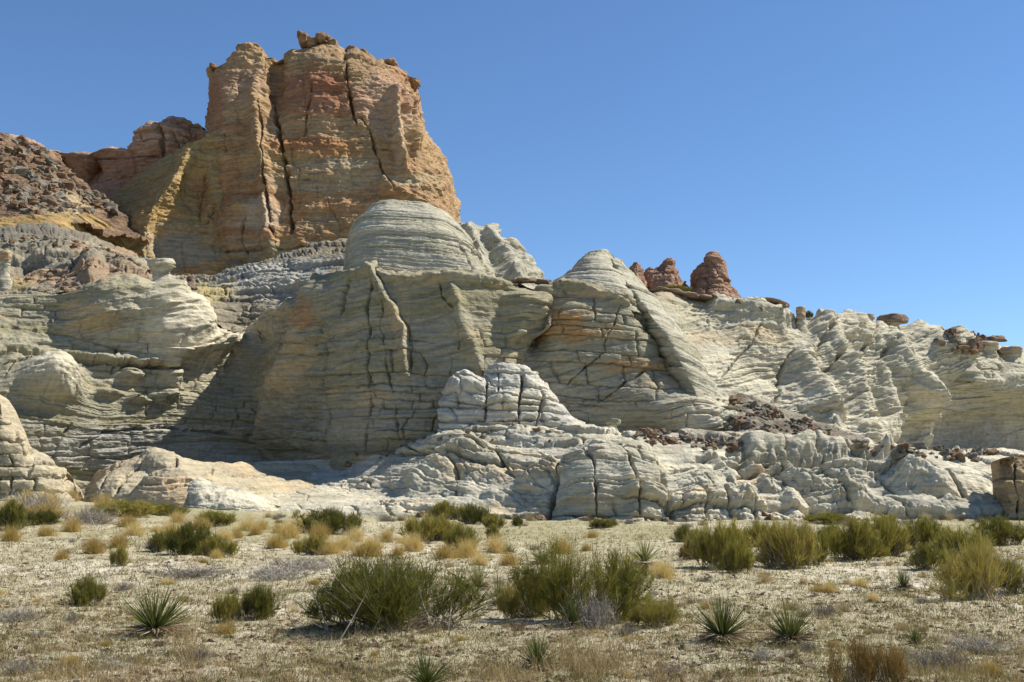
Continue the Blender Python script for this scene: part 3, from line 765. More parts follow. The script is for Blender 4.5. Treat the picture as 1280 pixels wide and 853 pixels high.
simple_rock('rock_pyramid', [
    [(520, 548, 70), (550, 545, 68), (600, 538, 67.4), (660, 538, 67.4), (710, 542, 67.6), (745, 552, 68), (760, 552, 72)],
    [(520, 530, 70), (550, 522, 68.4), (600, 512, 68), (660, 512, 68), (705, 520, 68.2), (740, 540, 69), (760, 545, 73)],
    [(530, 520, 71), (560, 495, 69.2), (600, 487, 68.8), (660, 484, 68.7), (695, 497, 69.2), (725, 525, 70.5), (760, 540, 74)],
    [(530, 518, 73), (560, 488, 71), (582, 478, 70.6), (602, 472, 70.4), (613, 458, 70.5), (627, 449, 70.6), (642, 452, 70.6), (658, 460, 70.6), (676, 477, 70.8), (694, 496, 71.3), (716, 519, 72.5), (745, 537, 75)]],
    546, 732, 'pale blocky rock pyramid split by vertical joints, leaning on the foot of the central cliff', 'rock formation', PYR,
    [(B_BIG, 0.35, 0.3), (B_MED, 0.25, 0.4), (B_LAM, 0.10, 0.4)], 0.26, ((2.0, 2.0, 1.0), 0.4, 0.2), warp=0.15,
    cracks=[([(654, 462), (652, 490), (648, 510), (650, 535)], 2.6, 1.1), ([(609, 470), (607, 500), (606, 525)], 2.2, 0.9), ([(623, 460), (623, 480), (622, 495)], 1.6, 0.5), ([(682, 490), (676, 510), (668, 535)], 2.4, 0.9),
            ([(560, 500), (600, 506), (650, 504), (700, 506)], 2.4, 0.7), ([(590, 524), (640, 524), (700, 524)], 2.4, 0.9), ([(595, 490), (640, 494)], 2, 0.5)],
    bumps=[(585, 485, 22, 10, 0.8), (630, 500, 18, 10, 0.5)], seed=12.2, back=((2, 0.4), (5, 3), (6, 8)), nback=(6, 5, 3))

# ------------------------------------------------------------------ ochre butte, ridge and slopes far behind
BUT = (np.array([0.36, 0.235, 0.115]), np.array([0.40, 0.285, 0.165]), np.array([0.30, 0.175, 0.09]))
GB = Beds(1.6, 41, 0.8); GM = Beds(4.5, 42, 0.7); GH = Beds(13, 43, 0.6)
simple_rock('ridge', [
    [(-60, 300, 190), (60, 300, 205), (120, 290, 212), (180, 290, 214), (240, 300, 212), (300, 300, 212)],
    [(-60, 240, 200), (60, 232, 212), (100, 225, 220), (150, 225, 216), (180, 220, 214), (240, 225, 214), (300, 225, 214)],
    [(-60, 164, 210), (0, 172, 210), (30, 176, 212), (60, 185, 214), (78, 191, 217), (118, 191, 217), (128, 187, 216), (160, 186, 216), (168, 168, 216), (190, 158, 216), (205, 152, 217), (212, 147, 217), (228, 147, 217), (236, 152, 217), (252, 157, 218), (270, 164, 218), (300, 168, 218)]],
    -60, 300, 'low red brown rimrock ridge running left behind the tall butte', 'rock formation', (PINK * 0.9, PINK * 1.05, RED),
    [(GH, 1.6, 0.3), (GM, 1.4, 0.5), (GB, 0.6, 0.5)], 1.2, ((7, 7, 3.0), 1.3, 0.6), bumps=[(98, 212, 24, 16, -6.0), (205, 175, 30, 22, 2.5)], cracks=[([(205, 165), (207, 185), (203, 210)], 3, 2.5), ([(168, 175), (165, 200)], 3, 2)],
    seed=2.1, k=2.6, mat=M_BUTTE, back=((20, 2), (60, 10), (62, 60)), stains=[(205, 150, 40, 4, VARN, 0.5), (100, 190, 40, 4, VARN, 0.5), (150, 270, 60, 20, OCHRE, 0.5)])
simple_rock('buttress', [
    [(60, 60, 350, 206), (110, 110, 350, 192), (150, 150, 350, 185), (185, 185, 350, 182), (192, 192, 350, 184.5), (240, 240, 350, 186), (290, 290, 350, 187)],
    [(60, 80, 300, 208), (110, 125, 295, 197), (150, 158, 290, 189), (184, 184, 285, 184.5), (192, 194, 280, 188), (240, 240, 280, 190.5), (290, 290, 280, 190)],
    [(60, 140, 245, 211), (110, 176, 238, 203), (150, 200, 232, 195), (184, 216, 224, 188.5), (200, 228, 222, 190.5), (240, 250, 220, 193), (290, 290, 220, 193)],
    [(60, 214, 192, 213), (110, 222, 188, 208), (150, 232, 186, 202), (184, 241, 182, 197), (210, 254, 176, 196), (240, 266, 168, 197), (290, 290, 160, 199)]],
    60, 290, 'yellow sloping buttress with a hollow alcove, against the left foot of the butte', 'rock formation', (np.array([0.38, 0.265, 0.11]), np.array([0.37, 0.26, 0.125]), np.array([0.34, 0.20, 0.08])),
    [(GM, 0.5, 0.8), (GB, 0.2, 0.8)], 1.3, ((8, 8, 12), 0.8, 0.25), cracks=[([(240, 175), (228, 180)], 5, 2), ([(184, 290), (184, 320), (186, 345)], 2.5, 2), ([(255, 215), (247, 245), (246, 270)], 3, 1.2), ([(270, 255), (262, 270), (255, 280)], 4, 2.5)],
    bumps=[(245, 245, 16, 34, -1.8)], seed=4.2, k=2.6, mat=M_BUTTE, back=((15, 0), (40, 5), (42, 60)), stains=[(235, 170, 30, 4, VARN, 0.6), (225, 315, 45, 30, np.array([0.34, 0.31, 0.23]), 0.7), (250, 240, 10, 30, RED, 0.5), (185, 265, 60, 8, np.array([0.46, 0.3, 0.12]), 0.4), (195, 320, 6, 30, VARN, 0.3)])
butte = simple_rock('butte', [
    [(240, 268, 365, 215), (258, 268, 365, 196), (268, 272, 365, 187), (345, 345, 365, 184), (430, 430, 360, 183), (520, 520, 360, 185), (580, 590, 355, 196), (610, 600, 350, 225)],
    [(240, 268, 285, 218), (258, 268, 285, 199), (268, 274, 285, 189), (345, 345, 285, 186), (430, 430, 285, 185), (520, 520, 285, 188), (560, 560, 280, 194), (580, 574, 280, 204), (610, 578, 280, 232)],
    [(240, 266, 225, 220), (258, 266, 225, 201), (268, 274, 222, 192), (345, 345, 220, 189), (430, 430, 218, 188), (520, 520, 218, 190), (548, 545, 214, 195), (572, 556, 215, 203), (610, 562, 215, 234)],
    [(240, 260, 160, 222), (256, 260, 160, 206), (268, 269, 158, 197), (345, 345, 155, 194), (430, 430, 150, 192), (500, 500, 150, 194), (545, 522, 155, 202), (572, 527, 156, 210), (610, 532, 158, 236)],
    [(240, 264, 102, 224), (252, 264, 100, 212), (266, 270, 98, 203), (285, 288, 94, 201), (330, 332, 92, 200), (345, 347, 96, 203), (370, 370, 92, 199), (430, 430, 84, 197), (480, 480, 96, 198), (545, 512, 108, 206), (572, 517, 110, 213), (610, 521, 112, 238)],
    [(240, 265, 90, 225), (252, 265, 89, 216), (262, 268, 86, 209), (272, 274, 86, 208), (280, 281, 82, 207), (287, 285, 77, 206), (296, 296, 66, 206), (305, 305, 59, 206), (316, 316, 57, 206), (326, 328, 59, 206), (334, 334, 70, 206), (341, 341, 73, 209), (352, 352, 71, 205), (362, 362, 65, 205), (372, 372, 63, 205), (380, 380, 61, 205), (392, 392, 59, 205), (410, 410, 56, 205), (424, 424, 60, 205), (431, 431, 64, 207), (438, 438, 65, 206), (446, 446, 63, 206), (456, 456, 69, 206), (466, 466, 73, 206), (480, 478, 77, 206), (500, 492, 82, 206), (530, 503, 89, 208), (550, 511, 96, 212), (572, 514, 102, 218), (610, 517, 108, 240)]],
    240, 610, 'tall ochre and red flat topped butte towering at upper left against the sky', 'butte', BUT,
    [(GH, 1.0, 0.6), (GM, 0.42, 1.0), (GB, 0.16, 1.0)], 1.5, ((8, 8, 14), 0.9, 0.25),
    bumps=[(302, 120, 30, 60, 0.5), (392, 120, 40, 70, 0.6), (478, 140, 34, 60, 0.5), (347, 95, 8, 40, -1.6), (480, 255, 24, 18, 0.8), (310, 285, 34, 50, 0.7)],
    ridges=[([(490, 105), (494, 150), (500, 185), (508, 215)], 5, 2.6), ([(506, 120), (514, 160), (522, 190)], 6, 2.0), ([(470, 225), (500, 240), (530, 262)], 8, 2.0), ([(320, 90), (322, 160), (335, 240), (340, 320)], 9, 2.0)],
    cracks=[([(336, 72), (342, 110), (346, 150), (352, 190), (358, 215), (362, 260), (364, 290)], 3.4, 5.0), ([(325, 130), (330, 190), (332, 225), (337, 260), (344, 300)], 2.2, 2.6),
            ([(432, 62), (434, 100), (440, 135), (446, 155)], 3.0, 4.0), ([(446, 140), (462, 160), (470, 190), (480, 215), (492, 240)], 2.6, 3.0), ([(392, 105), (384, 140), (378, 180)], 2.0, 1.6), ([(362, 210), (362, 225), (390, 222)], 1.8, 2.0),
            ([(468, 184), (490, 188)], 2.0, 2.0), ([(395, 230), (396, 255)], 1.6, 1.5), ([(512, 96), (508, 130), (512, 160)], 2.4, 2.0), ([(280, 165), (282, 190)], 2, 1.2), ([(270, 315), (350, 312), (430, 300)], 2.4, 1.4), ([(308, 270), (302, 300), (310, 320)], 2, 1.4)],
    stains=[(390, 185, 60, 16, np.array([0.38, 0.17, 0.06]), 0.6), (300, 240, 40, 20, np.array([0.40, 0.19, 0.07]), 0.5), (440, 250, 80, 20, np.array([0.42, 0.22, 0.09]), 0.5), (290, 200, 30, 30, np.array([0.40, 0.2, 0.07]), 0.5), (360, 260, 24, 30, np.array([0.40, 0.2, 0.08]), 0.5), (500, 110, 14, 40, RED, 0.6), (400, 120, 70, 34, RED, 0.75), (400, 95, 30, 14, RED, 0.7), (412, 110, 20, 16, np.array([0.27, 0.115, 0.065]), 0.6), (300, 110, 40, 36, PINK * 0.9, 0.6), (270, 130, 14, 40, RED, 0.7), (480, 130, 40, 50, PINK, 0.6), (440, 75, 90, 14, np.array([0.3, 0.2, 0.11]), 0.6),
            (300, 160, 20, 8, RED, 0.6), (392, 182, 30, 8, RED, 0.5), (330, 200, 100, 12, np.array([0.46, 0.33, 0.15]), 0.4), (400, 230, 60, 14, np.array([0.37, 0.32, 0.21]), 0.5), (420, 205, 50, 10, np.array([0.38, 0.34, 0.23]), 0.5), (500, 225, 50, 10, np.array([0.38, 0.33, 0.22]), 0.5),
            (345, 292, 90, 6, np.array([0.3, 0.15, 0.07]), 0.65), (320, 330, 110, 22, np.array([0.27, 0.24, 0.16]), 0.8), (330, 270, 30, 24, np.array([0.50, 0.44, 0.33]), 0.5), (315, 245, 70, 5, np.array([0.3, 0.17, 0.09]), 0.6), (500, 180, 12, 50, np.array([0.52, 0.4, 0.25]), 0.5)],
    seed=5.3, k=2.6, mat=M_BUTTE, back=((12, 1), (34, 2), (36, 70)), tilt=(0.02, 0.0), warp=1.2, vstreak=0.22)

# boulders and knobs: a rounded block of stone
def blob_mesh(name, rad, seed, nu=40, nv=26, ex=0.7, rough=0.2, beds=None, col=(PALE, GREYG, CREAM), facet=0.0):
    u = np.linspace(0, 2 * np.pi, nu); v = np.linspace(-np.pi / 2, np.pi / 2, nv)
    U, Vv = np.meshgrid(u, v)
    sp = lambda w: np.sign(w) * np.abs(w) ** ex
    D = np.stack([sp(np.cos(Vv)) * sp(np.cos(U)), sp(np.cos(Vv)) * sp(np.sin(U)), sp(np.sin(Vv))], -1)
    r = float(np.mean(rad))
    Q = D * np.array(rad)
    n = fbm(Q + seed * 7.7, (r * 0.9,) * 3, 4)
    if facet:
        f1, f2, _ = cells(Q + seed * 3.1, (r * 1.1,) * 3)
        n = n + facet * (f1 - 0.5)
    S = 1 + rough * n
    if beds is not None:
        S = S + beds[1] * (beds[0](Q[..., 2] + 50 + seed + 0.1 * n) - 0.5)
    Pq = Q * S[..., None]
    Pq[:, -1] = Pq[:, 0]
    t = fbm(Q + seed, (r * 0.7, r * 0.7, r * 0.25), 3, off=4)
    c = lerp(col[0], col[1], ss(-0.3, 0.3, t)[..., None])
    c = lerp(c, col[2], (ss(0.0, 0.5, fbm(Q + seed, (r,) * 3, 3, off=9)) * 0.6)[..., None])
    return np_mesh(name, Pq.reshape(-1, 3), grid_quads(nv, nu), col=c)

knob = empty('tmp', (0, 0, 0)); bpy.data.objects.remove(knob)
BROWNC = (np.array([0.30, 0.19, 0.11]), np.array([0.24, 0.16, 0.10]), np.array([0.36, 0.25, 0.15]))
def place_blob(name, px, py, d, wpx, hpx, dep, seed, label=None, cat=None, mat=M_BUTTE, parent=None, col=BROWNC, group=None, rz=0.0, ry=0.0, **kw):
    """block whose centre shows at px,py and which is wpx by hpx photo pixels large"""
    p = unproject(px, py, d)
    me = blob_mesh(name, (wpx / 2 * d / F, dep, hpx / 2 * d / F), seed, col=col, **kw)
    o = obj(name, me, mat, parent)
    p = Vector(p)
    if parent: p = p - parent.location
    o.location = p; o.rotation_euler = (0, ry, rz)
    tag(o, label, cat, group)
    return o
for (px, py, w, h, sd) in [(381, 52, 13, 17, 1), (377, 47, 9, 7, 2), (392, 57, 16, 12, 5), (404, 51, 17, 15, 3), (417, 58, 13, 14, 4)]:
    place_blob('summit_knob', px, py, 206, w, h, 2.5, sd, parent=butte, rough=0.4, facet=0.5)
for (px, py, w, h, sd) in [(268, 86, 8, 8, 5), (312, 63, 30, 14, 6), (440, 66, 16, 12, 7), (455, 71, 14, 12, 8), (487, 80, 20, 8, 9)]:
    place_blob('rim_block', px, py, 207, w, h, 2.2, sd, parent=butte, rough=0.4, facet=0.5)

# left debris slope, ochre band and pale bench
DEB = (np.array([0.165, 0.105, 0.065]), np.array([0.25, 0.175, 0.11]), np.array([0.095, 0.06, 0.04]))
simple_rock('debris_slope', [
    [(-60, 292, 140), (0, 290, 142), (80, 282, 148), (140, 290, 158), (190, 300, 168)],
    [(-60, 240, 160), (0, 240, 162), (60, 245, 168), (110, 262, 176), (140, 280, 180), (190, 298, 184)],
    [(-60, 160, 192), (0, 174, 192), (14, 173, 192), (30, 183, 192), (60, 193, 193), (85, 212, 194), (110, 238, 195), (140, 258, 196), (190, 290, 198)]],
    -60, 190, None, None, DEB, [(GB, 0.8, 0.4), (GM, 0.8, 0.4)], 1.6, None, seed=6.6, k=2.0, mat=M_BUTTE, kind='structure', back=((15, 2), (25, 10), (26, 30)), stains=[(75, 262, 40, 20, np.array([0.5, 0.42, 0.25]), 0.6)])
simple_rock('slope', [
    [(-60, 385, 86), (0, 376, 87), (60, 372, 87), (110, 368, 87), (200, 372, 88), (240, 392, 92), (300, 418, 97), (340, 406, 98), (400, 400, 92), (460, 400, 92)],
    [(-60, 345, 104), (0, 345, 104), (60, 345, 104), (110, 340, 104), (200, 352, 104), (240, 370, 104), (300, 385, 104), (340, 380, 103), (400, 360, 100), (460, 345, 98)],
    [(-60, 300, 128), (0, 300, 128), (60, 300, 128), (110, 310, 128), (170, 332, 128), (240, 358, 126), (300, 352, 122), (340, 340, 120), (400, 322, 118), (460, 310, 118)],
    [(-60, 280, 150), (0, 286, 150), (60, 286, 150), (110, 300, 152), (170, 325, 155), (230, 350, 155), (270, 350, 142), (300, 340, 138), (340, 328, 136), (400, 312, 134), (432, 306, 134), (460, 306, 134)]],
    -60, 460, None, None, (np.array([0.20, 0.175, 0.125]), np.array([0.28, 0.245, 0.17]), np.array([0.13, 0.10, 0.062])),  # brown-grey palette darkened, partly standing in for shadow on the slope
    [(B_MED, 0.5, 0.5), (B_BIG, 0.7, 0.5), (B_LAM, 0.18, 0.5)], 0.6, ((3.5, 3.5, 0.9), 0.7, 0.3), seed=8.8, k=1.4, kind='structure', back=((20, 8), (40, 20)), nback=(6, 5),
    bumps=[(50, 314, 50, 10, 0.9), (105, 328, 40, 12, 0.9), (115, 345, 14, 14, 1.6), (160, 345, 34, 10, 1.5), (330, 350, 50, 12, 0.8), (30, 330, 20, 14, -1.5)],
    stains=[(60, 350, 60, 14, np.array([0.33, 0.22, 0.13]), 0.8), (30, 355, 30, 10, np.array([0.42, 0.32, 0.12]), 0.7), (140, 318, 60, 8, np.array([0.30, 0.2, 0.12]), 0.7), (270, 365, 34, 18, np.array([0.40, 0.33, 0.15]), 0.7), (60, 290, 120, 12, VARN * 0.7, 0.7), (350, 350, 90, 28, np.array([0.37, 0.35, 0.29]), 0.8), (110, 355, 110, 14, np.array([0.28, 0.19, 0.12]), 0.7), (200, 340, 40, 10, PALE, 0.6)])
simple_rock('ochre_ledge', [
    [(-60, 316, 135), (0, 316, 136), (60, 316, 139), (110, 320, 152), (150, 340, 163), (190, 362, 185)],
    [(-60, 292, 135.5), (0, 292, 136.5), (60, 290, 140), (110, 302, 154), (150, 322, 166), (190, 350, 188)],
    [(-60, 268, 138), (0, 270, 139), (60, 268, 143), (110, 268, 160), (140, 300, 172), (190, 340, 192)]],
    -60, 190, 'dull ochre rock ledge under the brown debris slope at far left', 'rock ledge', (np.array([0.36, 0.245, 0.10]), np.array([0.31, 0.22, 0.10]), np.array([0.22, 0.145, 0.07])),
    [(GB, 0.5, 0.4), (GM, 0.6, 0.4)], 0.9, None, seed=9.1, k=2.0, mat=M_BUTTE, back=((8, 0), (14, 4)), nback=(5, 4))

# red spires on the skyline
SPC = (np.array([0.33, 0.20, 0.135]), np.array([0.27, 0.16, 0.11]), np.array([0.39, 0.26, 0.18]))
def spire(rim, d, label, seed):
    x0 = rim[0][0]; x1 = rim[-1][0]
    cx = sum(p[0] for p in rim) / len(rim)
    def row(dy, s, off):
        r = []
        L = x0 - 8; R = x1 + 8
        r.append((L, x0 - s, 385 - 6 + dy, d + 12))
        for (x, y) in rim:
            f = off
            r.append((x, cx + (x - cx) * (1 + s / 60), lerp(385, y, f), d - 4 * (1 - f) - 2.5 * (1 - ((x - cx) / (x1 - x0) * 2) ** 2)))
        r.append((R, x1 + s, 385 - 6 + dy, d + 12))
        return r
    rows = [row(6, 8, 0.0), row(-6, 4, 0.45)]
    top = [(x0 - 8, x0, rim[0][1] + 4, d + 10)] + [(x, x, y, d + 1 - 1.5 * (1 - ((x - cx) / (x1 - x0) * 2) ** 2)) for (x, y) in rim] + [(x1 + 8, x1, rim[-1][1] + 4, d + 10)]
    rows.append(top)
    return simple_rock('rock_spire', rows, x0 - 8, x1 + 8, label, 'rock spire', SPC, [(GM, 0.2, 0.8), (GB, 0.12, 0.8)], 1.1, ((3.2, 3.2, 5.0), 1.0, 0.35), seed=seed, k=1.6, mat=M_BUTTE, group='red rock spires on the skyline',
                       back=((5, 1), (9, 8), (10, 25)), nback=(6, 4, 3), du=0.5, dens=2.2)
spire([(784, 350), (786, 336), (790, 330), (796, 328), (801, 333), (804, 343), (806, 356)], 196, 'smallest red spire, rounded, just right of the grey cone', 1.5)
spire([(806, 360), (808, 340), (812, 334), (824, 332), (829, 328), (833, 324), (838, 322), (842, 324), (844, 330), (847, 338), (852, 348), (858, 356), (863, 364)], 200, 'jagged red spire with a knobbed top, middle of the skyline spires', 2.5)
spire([(867, 362), (868, 350), (872, 338), (876, 332), (884, 329), (888, 322), (892, 320), (897, 324), (903, 328), (907, 342), (913, 356), (920, 366), (927, 378)], 198, 'rightmost red spire, broad at the foot with a thin top', 3.5)
#@@PART2
# ------------------------------------------------------------------ low rocks in front, at left and right
WB = (np.array([0.42, 0.36, 0.24]), np.array([0.37, 0.32, 0.22]), np.array([0.44, 0.33, 0.20]))
simple_rock('whaleback_rock', [
    [(96, 100, 646, 66), (104, 104, 646, 61), (150, 150, 648, 57.5), (215, 215, 648, 57), (280, 280, 646, 58.5), (350, 350, 638, 65), (400, 400, 630, 69), (430, 430, 628, 73)],
    [(96, 106, 620, 66), (104, 108, 620, 62), (150, 145, 610, 59), (215, 215, 608, 58.5), (280, 280, 606, 62), (350, 350, 604, 68), (400, 400, 600, 71), (430, 430, 598, 74)],
    [(96, 112, 604, 67), (104, 118, 602, 63.5), (150, 150, 588, 61.5), (215, 215, 584, 61), (280, 280, 588, 65), (350, 350, 591, 71), (400, 400, 592, 73), (430, 430, 592, 75)],
    [(96, 124, 592, 68), (110, 128, 588, 65), (150, 152, 573, 64), (175, 175, 567, 63.8), (192, 192, 561, 63.6), (200, 200, 562, 63.6), (212, 214, 568, 64), (245, 245, 573, 65), (290, 290, 577, 68.5), (350, 350, 580, 73), (400, 400, 583, 75), (430, 430, 587, 77)]],
    96, 430, 'long smooth whaleback of pale rock bulging from the sand, biggest of the low left rocks', 'rock', WB, [(B_MED, 0.25, 0.7), (B_LAM, 0.07, 0.7)], 0.28, None,
    cracks=[([(205, 568), (180, 578), (155, 600), (140, 625)], 2.6, 0.8), ([(218, 572), (220, 585), (216, 590), (185, 592)], 2.4, 0.8), ([(150, 575), (135, 590), (128, 612)], 2.0, 0.5), ([(270, 580), (268, 592)], 2, 0.5), ([(230, 592), (290, 594), (350, 592)], 2, 0.4)],
    bumps=[(200, 580, 24, 10, 0.7)], seed=15.5, back=((2, 0.3), (5, 2), (6, 5)), nback=(6, 5, 4), stains=[(230, 600, 60, 12, BUFF, 0.4)])
simple_rock('rounded_rock', [
    [(150, 156, 652, 60), (160, 160, 652, 56.6), (215, 215, 653, 55), (262, 264, 650, 56.2), (275, 270, 650, 60)],
    [(150, 162, 626, 60), (160, 165, 624, 57.2), (215, 215, 618, 55.6), (262, 265, 616, 57), (275, 270, 618, 61)],
    [(150, 174, 606, 61), (160, 178, 603, 58.6), (178, 186, 593, 58), (200, 201, 587, 57.8), (215, 215, 586, 57.6), (240, 238, 589, 57.8), (262, 258, 598, 58.6), (275, 266, 604, 61)]],
    150, 275, 'tan rounded rock nestled against the front of the long whaleback', 'rock', WB, [(B_MED, 0.18, 0.7), (B_LAM, 0.08, 0.7)], 0.25, None,
    cracks=[([(176, 606), (200, 604), (240, 600)], 2, 0.5), ([(210, 612), (230, 606), (255, 604)], 1.6, 0.4)], seed=16.5, back=((1.5, 0.4), (3, 2.5)), nback=(6, 4), stains=[(215, 612, 40, 18, np.array([0.50, 0.37, 0.23]), 0.6)])
simple_rock('crusted_ledge', [
    [(206, 206, 654, 59), (215, 215, 654, 55.2), (260, 260, 654, 54.4), (330, 332, 652, 55.4), (360, 356, 650, 60)],
    [(206, 210, 636, 59), (215, 216, 634, 55.8), (260, 260, 630, 55), (330, 332, 636, 56), (360, 356, 640, 61)],
    [(206, 214, 624, 60), (220, 219, 618, 57), (236, 236, 604, 57), (250, 250, 601, 57), (266, 266, 606, 57), (290, 290, 610, 57.4), (318, 318, 618, 57.6), (340, 340, 628, 58), (360, 354, 638, 61)]],
    206, 360, 'small crumbly white rock ledge at the foot of the tan rounded rock', 'rock', (PALE, CREAM, GREYG), [(B_MED, 0.3, 0.5), (B_LAM, 0.15, 0.5), (B_FINE, 0.1, 0.4)], 0.45, None,
    seed=17.5, back=((2, 0.2), (4, 2)), nback=(6, 4))
simple_rock('lobed_rock', [
    [(-60, -60, 642, 58), (0, 0, 642, 57), (40, 40, 642, 57), (80, 84, 640, 58), (100, 94, 640, 63)],
    [(-60, -60, 600, 58.4), (0, 0, 600, 57.4), (40, 40, 600, 57.6), (70, 74, 606, 58.8), (80, 82, 612, 59.8), (100, 90, 620, 64)],
    [(-60, -60, 560, 59), (0, 0, 560, 58), (30, 30, 562, 58.4), (40, 39, 576, 59), (60, 58, 580, 59.4), (80, 76, 596, 60.6), (100, 86, 606, 65)],
    [(-60, -60, 500, 61), (0, 0, 502, 60), (14, 4, 516, 60), (30, 18, 544, 60), (40, 32, 564, 60.4), (60, 53, 575, 60.8), (80, 72, 590, 62), (100, 82, 602, 66)],
    [(-60, -60, 476, 62), (-20, -28, 480, 61.4), (2, -14, 484, 61.2), (10, -8, 492, 61.2), (15, -3, 506, 61.2), (30, 8, 538, 61.2), (40, 26, 560, 61.6), (60, 50, 573, 62), (80, 70, 587, 63), (100, 80, 600, 67)]],
    -60, 100, 'stack of bulging tan lobes on a smooth block at the left edge of the picture', 'rock', WB, [(B_MED, 0.35, 0.4), (B_LAM, 0.1, 0.6)], 0.22, ((1.6, 1.6, 1.2), 0.5, 0.2),
    cracks=[([(-20, 531), (14, 531)], 2.6, 1.0), ([(-20, 583), (20, 582), (44, 584), (66, 586)], 2.4, 0.9), ([(14, 540), (26, 560), (36, 582)], 2.2, 0.6), ([(-10, 565), (12, 568), (16, 582)], 2, 0.6), ([(14, 590), (15, 612)], 1.8, 0.5)], seed=18.5, back=((2, 0.3), (4, 2), (5, 6)), nback=(6, 5, 4))
simple_rock('orange_block', [
    [(1244, 1245, 668, 58.4), (1254, 1254, 668, 57), (1262, 1258, 668, 56), (1300, 1300, 668, 55.6), (1340, 1340, 668, 56)],
    [(1244, 1247, 610, 58.8), (1254, 1257, 610, 57.4), (1262, 1260, 610, 56.4), (1300, 1300, 610, 56), (1340, 1340, 610, 56.4)],
    [(1244, 1250, 576, 59.6), (1254, 1259, 573, 58.4), (1262, 1262, 570, 57.6), (1278, 1278, 566, 57.4), (1300, 1300, 564, 57.4), (1340, 1340, 562, 57.6)]],
    1244, 1340, 'upright orange brown rock block with a dark joint at the right edge of the picture', 'rock', (np.array([0.34, 0.25, 0.14]), np.array([0.38, 0.30, 0.19]), np.array([0.27, 0.17, 0.09])), [(B_MED, 0.4, 0.4), (B_LAM, 0.12, 0.5)], 0.5, None,
    cracks=[([(1267, 570), (1268, 600), (1273, 620), (1272, 650)], 2.2, 1.0)], seed=19.5, back=((1.2, 0.2), (1.0, 6)), nback=(6, 4))

# caprocks and pedestal rocks along the rim
def lathe_mesh(name, prof, seed, flat=0.8, nu=28, nv=40, beds=None, cols=(PALE, GREYG, CREAM), rough=0.14):
    """prof: (radius, height) pairs from the foot to the top, in metres"""
    prof = np.array(prof, float)
    tt = np.linspace(0, 1, len(prof)); q = pchip(tt, prof, np.linspace(0, 1, nv))
    u = np.linspace(0, 2 * np.pi, nu)
    P = np.stack([q[:, :1] * np.cos(u), q[:, :1] * np.sin(u) * flat, np.repeat(q[:, 1:], nu, 1)], -1)
    r = prof[:, 0].max()
    k = 1 + rough * 2 * fbm(P + seed * 5.5, (r * 0.9,) * 3, 4)
    if beds: k = k + beds[1] * (beds[0](P[..., 2] + 40 + seed) - 0.5)
    P[..., :2] *= k[..., None]
    P[..., 2] += rough * r * 0.5 * fbm(P + seed, (r,) * 3, 3) * ss(0.0, 0.2, q[:, 1:] / prof[-1, 1])
    P[:, -1] = P[:, 0]
    t = fbm(P + seed, (r, r, r * 0.3), 3)
    c = lerp(cols[0], cols[1], ss(-0.3, 0.3, t)[..., None])
    c = lerp(c, cols[2], (ss(0, 0.5, fbm(P + seed, (r,) * 3, 3, off=4)) * 0.5)[..., None])
    return np_mesh(name, P.reshape(-1, 3), grid_quads(nv, nu), col=c)
CAPC = (np.array([0.20, 0.145, 0.10]), np.array([0.27, 0.20, 0.14]), np.array([0.16, 0.12, 0.09]))
CAPP = (np.array([0.42, 0.36, 0.27]), np.array([0.36, 0.29, 0.2]), np.array([0.3, 0.22, 0.15]))
def pedestal(px, top, base, wtop, wneck, wbase, d, label, seed, capc=CAPC, name='pedestal_rock', capw=1.15, caph=0.22, slope=0.0):
    sc = d / F
    p = unproject(px, base, d); H = (base - top) * sc
    t = empty(name, Vector(p))
    tag(t, label, 'rock pedestal', 'capped rock pedestals on the cliff rims')
    st = lathe_mesh('pillar', [(wbase / 2 * sc, -0.35 * H), (wbase / 2 * sc * 0.92, 0), (wneck / 2 * sc * 1.05, H * 0.4), (wneck / 2 * sc, H * 0.6), (wtop / 2 * sc, H * (1 - caph)), (0.02, H * (1 - caph * 0.6))], seed, beds=(B_FINE, 0.2))
    obj('pillar', st, M_PALE, t)
    w = wtop / 2 * sc * capw; h = H * caph
    cp = lathe_mesh('cap', [(0.02, 0), (w * 0.9, h * 0.05), (w, h * 0.5), (w * 0.86, h * 0.95), (0.02, h * 1.05)], seed + 3, nv=16, rough=0.2, cols=capc)
    c = obj('cap', cp, M_BOULDER, t, loc=(0, 0, H * (1 - caph)))
    c.rotation_euler = (0, slope, seed)
    return t
pedestal(200, 322, 368, 36, 20, 60, 92, 'white mushroom rock with a flat tilted cap on the left slope', 1.2, (PALE * 0.9, CREAM * 0.9, GREYG), capw=1.05, caph=0.2, slope=-0.2)
pedestal(4, 312, 360, 15, 13, 26, 93, 'pale pinnacle with brown top at the far left edge', 2.2, (BUFF, np.array([0.36, 0.25, 0.15]), RED), caph=0.3)
pedestal(1116, 393, 428, 32, 22, 46, 100.5, 'tallest capped pillar on the right rim, dark slab perched flat on its top', 3.2, CAPC, caph=0.32)
pedestal(1002, 383, 420, 13, 11, 24, 91.5, 'thin pale pillar with a brown knob on the rim, beside a dark bush', 4.2, (BUFF, np.array([0.36, 0.27, 0.18]), PALE), caph=0.35)
pedestal(1084, 393, 424, 20, 15, 34, 97, 'stubby pale knob with a thin cap left of the tallest capped pillar', 5.2, CAPP)
pedestal(1209, 438, 468, 31, 22, 44, 101.5, 'wide pale mushroom rock with a light cap, front one at the right end', 6.2, CAPP, capw=1.0)
pedestal(1234, 427, 458, 34, 26, 46, 104.5, 'flat topped pale pedestal just behind the front mushroom rock at right', 7.2, CAPP, capw=1.0)
pedestal(1265, 434, 460, 30, 24, 44, 106, 'last pale pedestal before the right edge of the picture', 8.2, CAPP, capw=1.0)
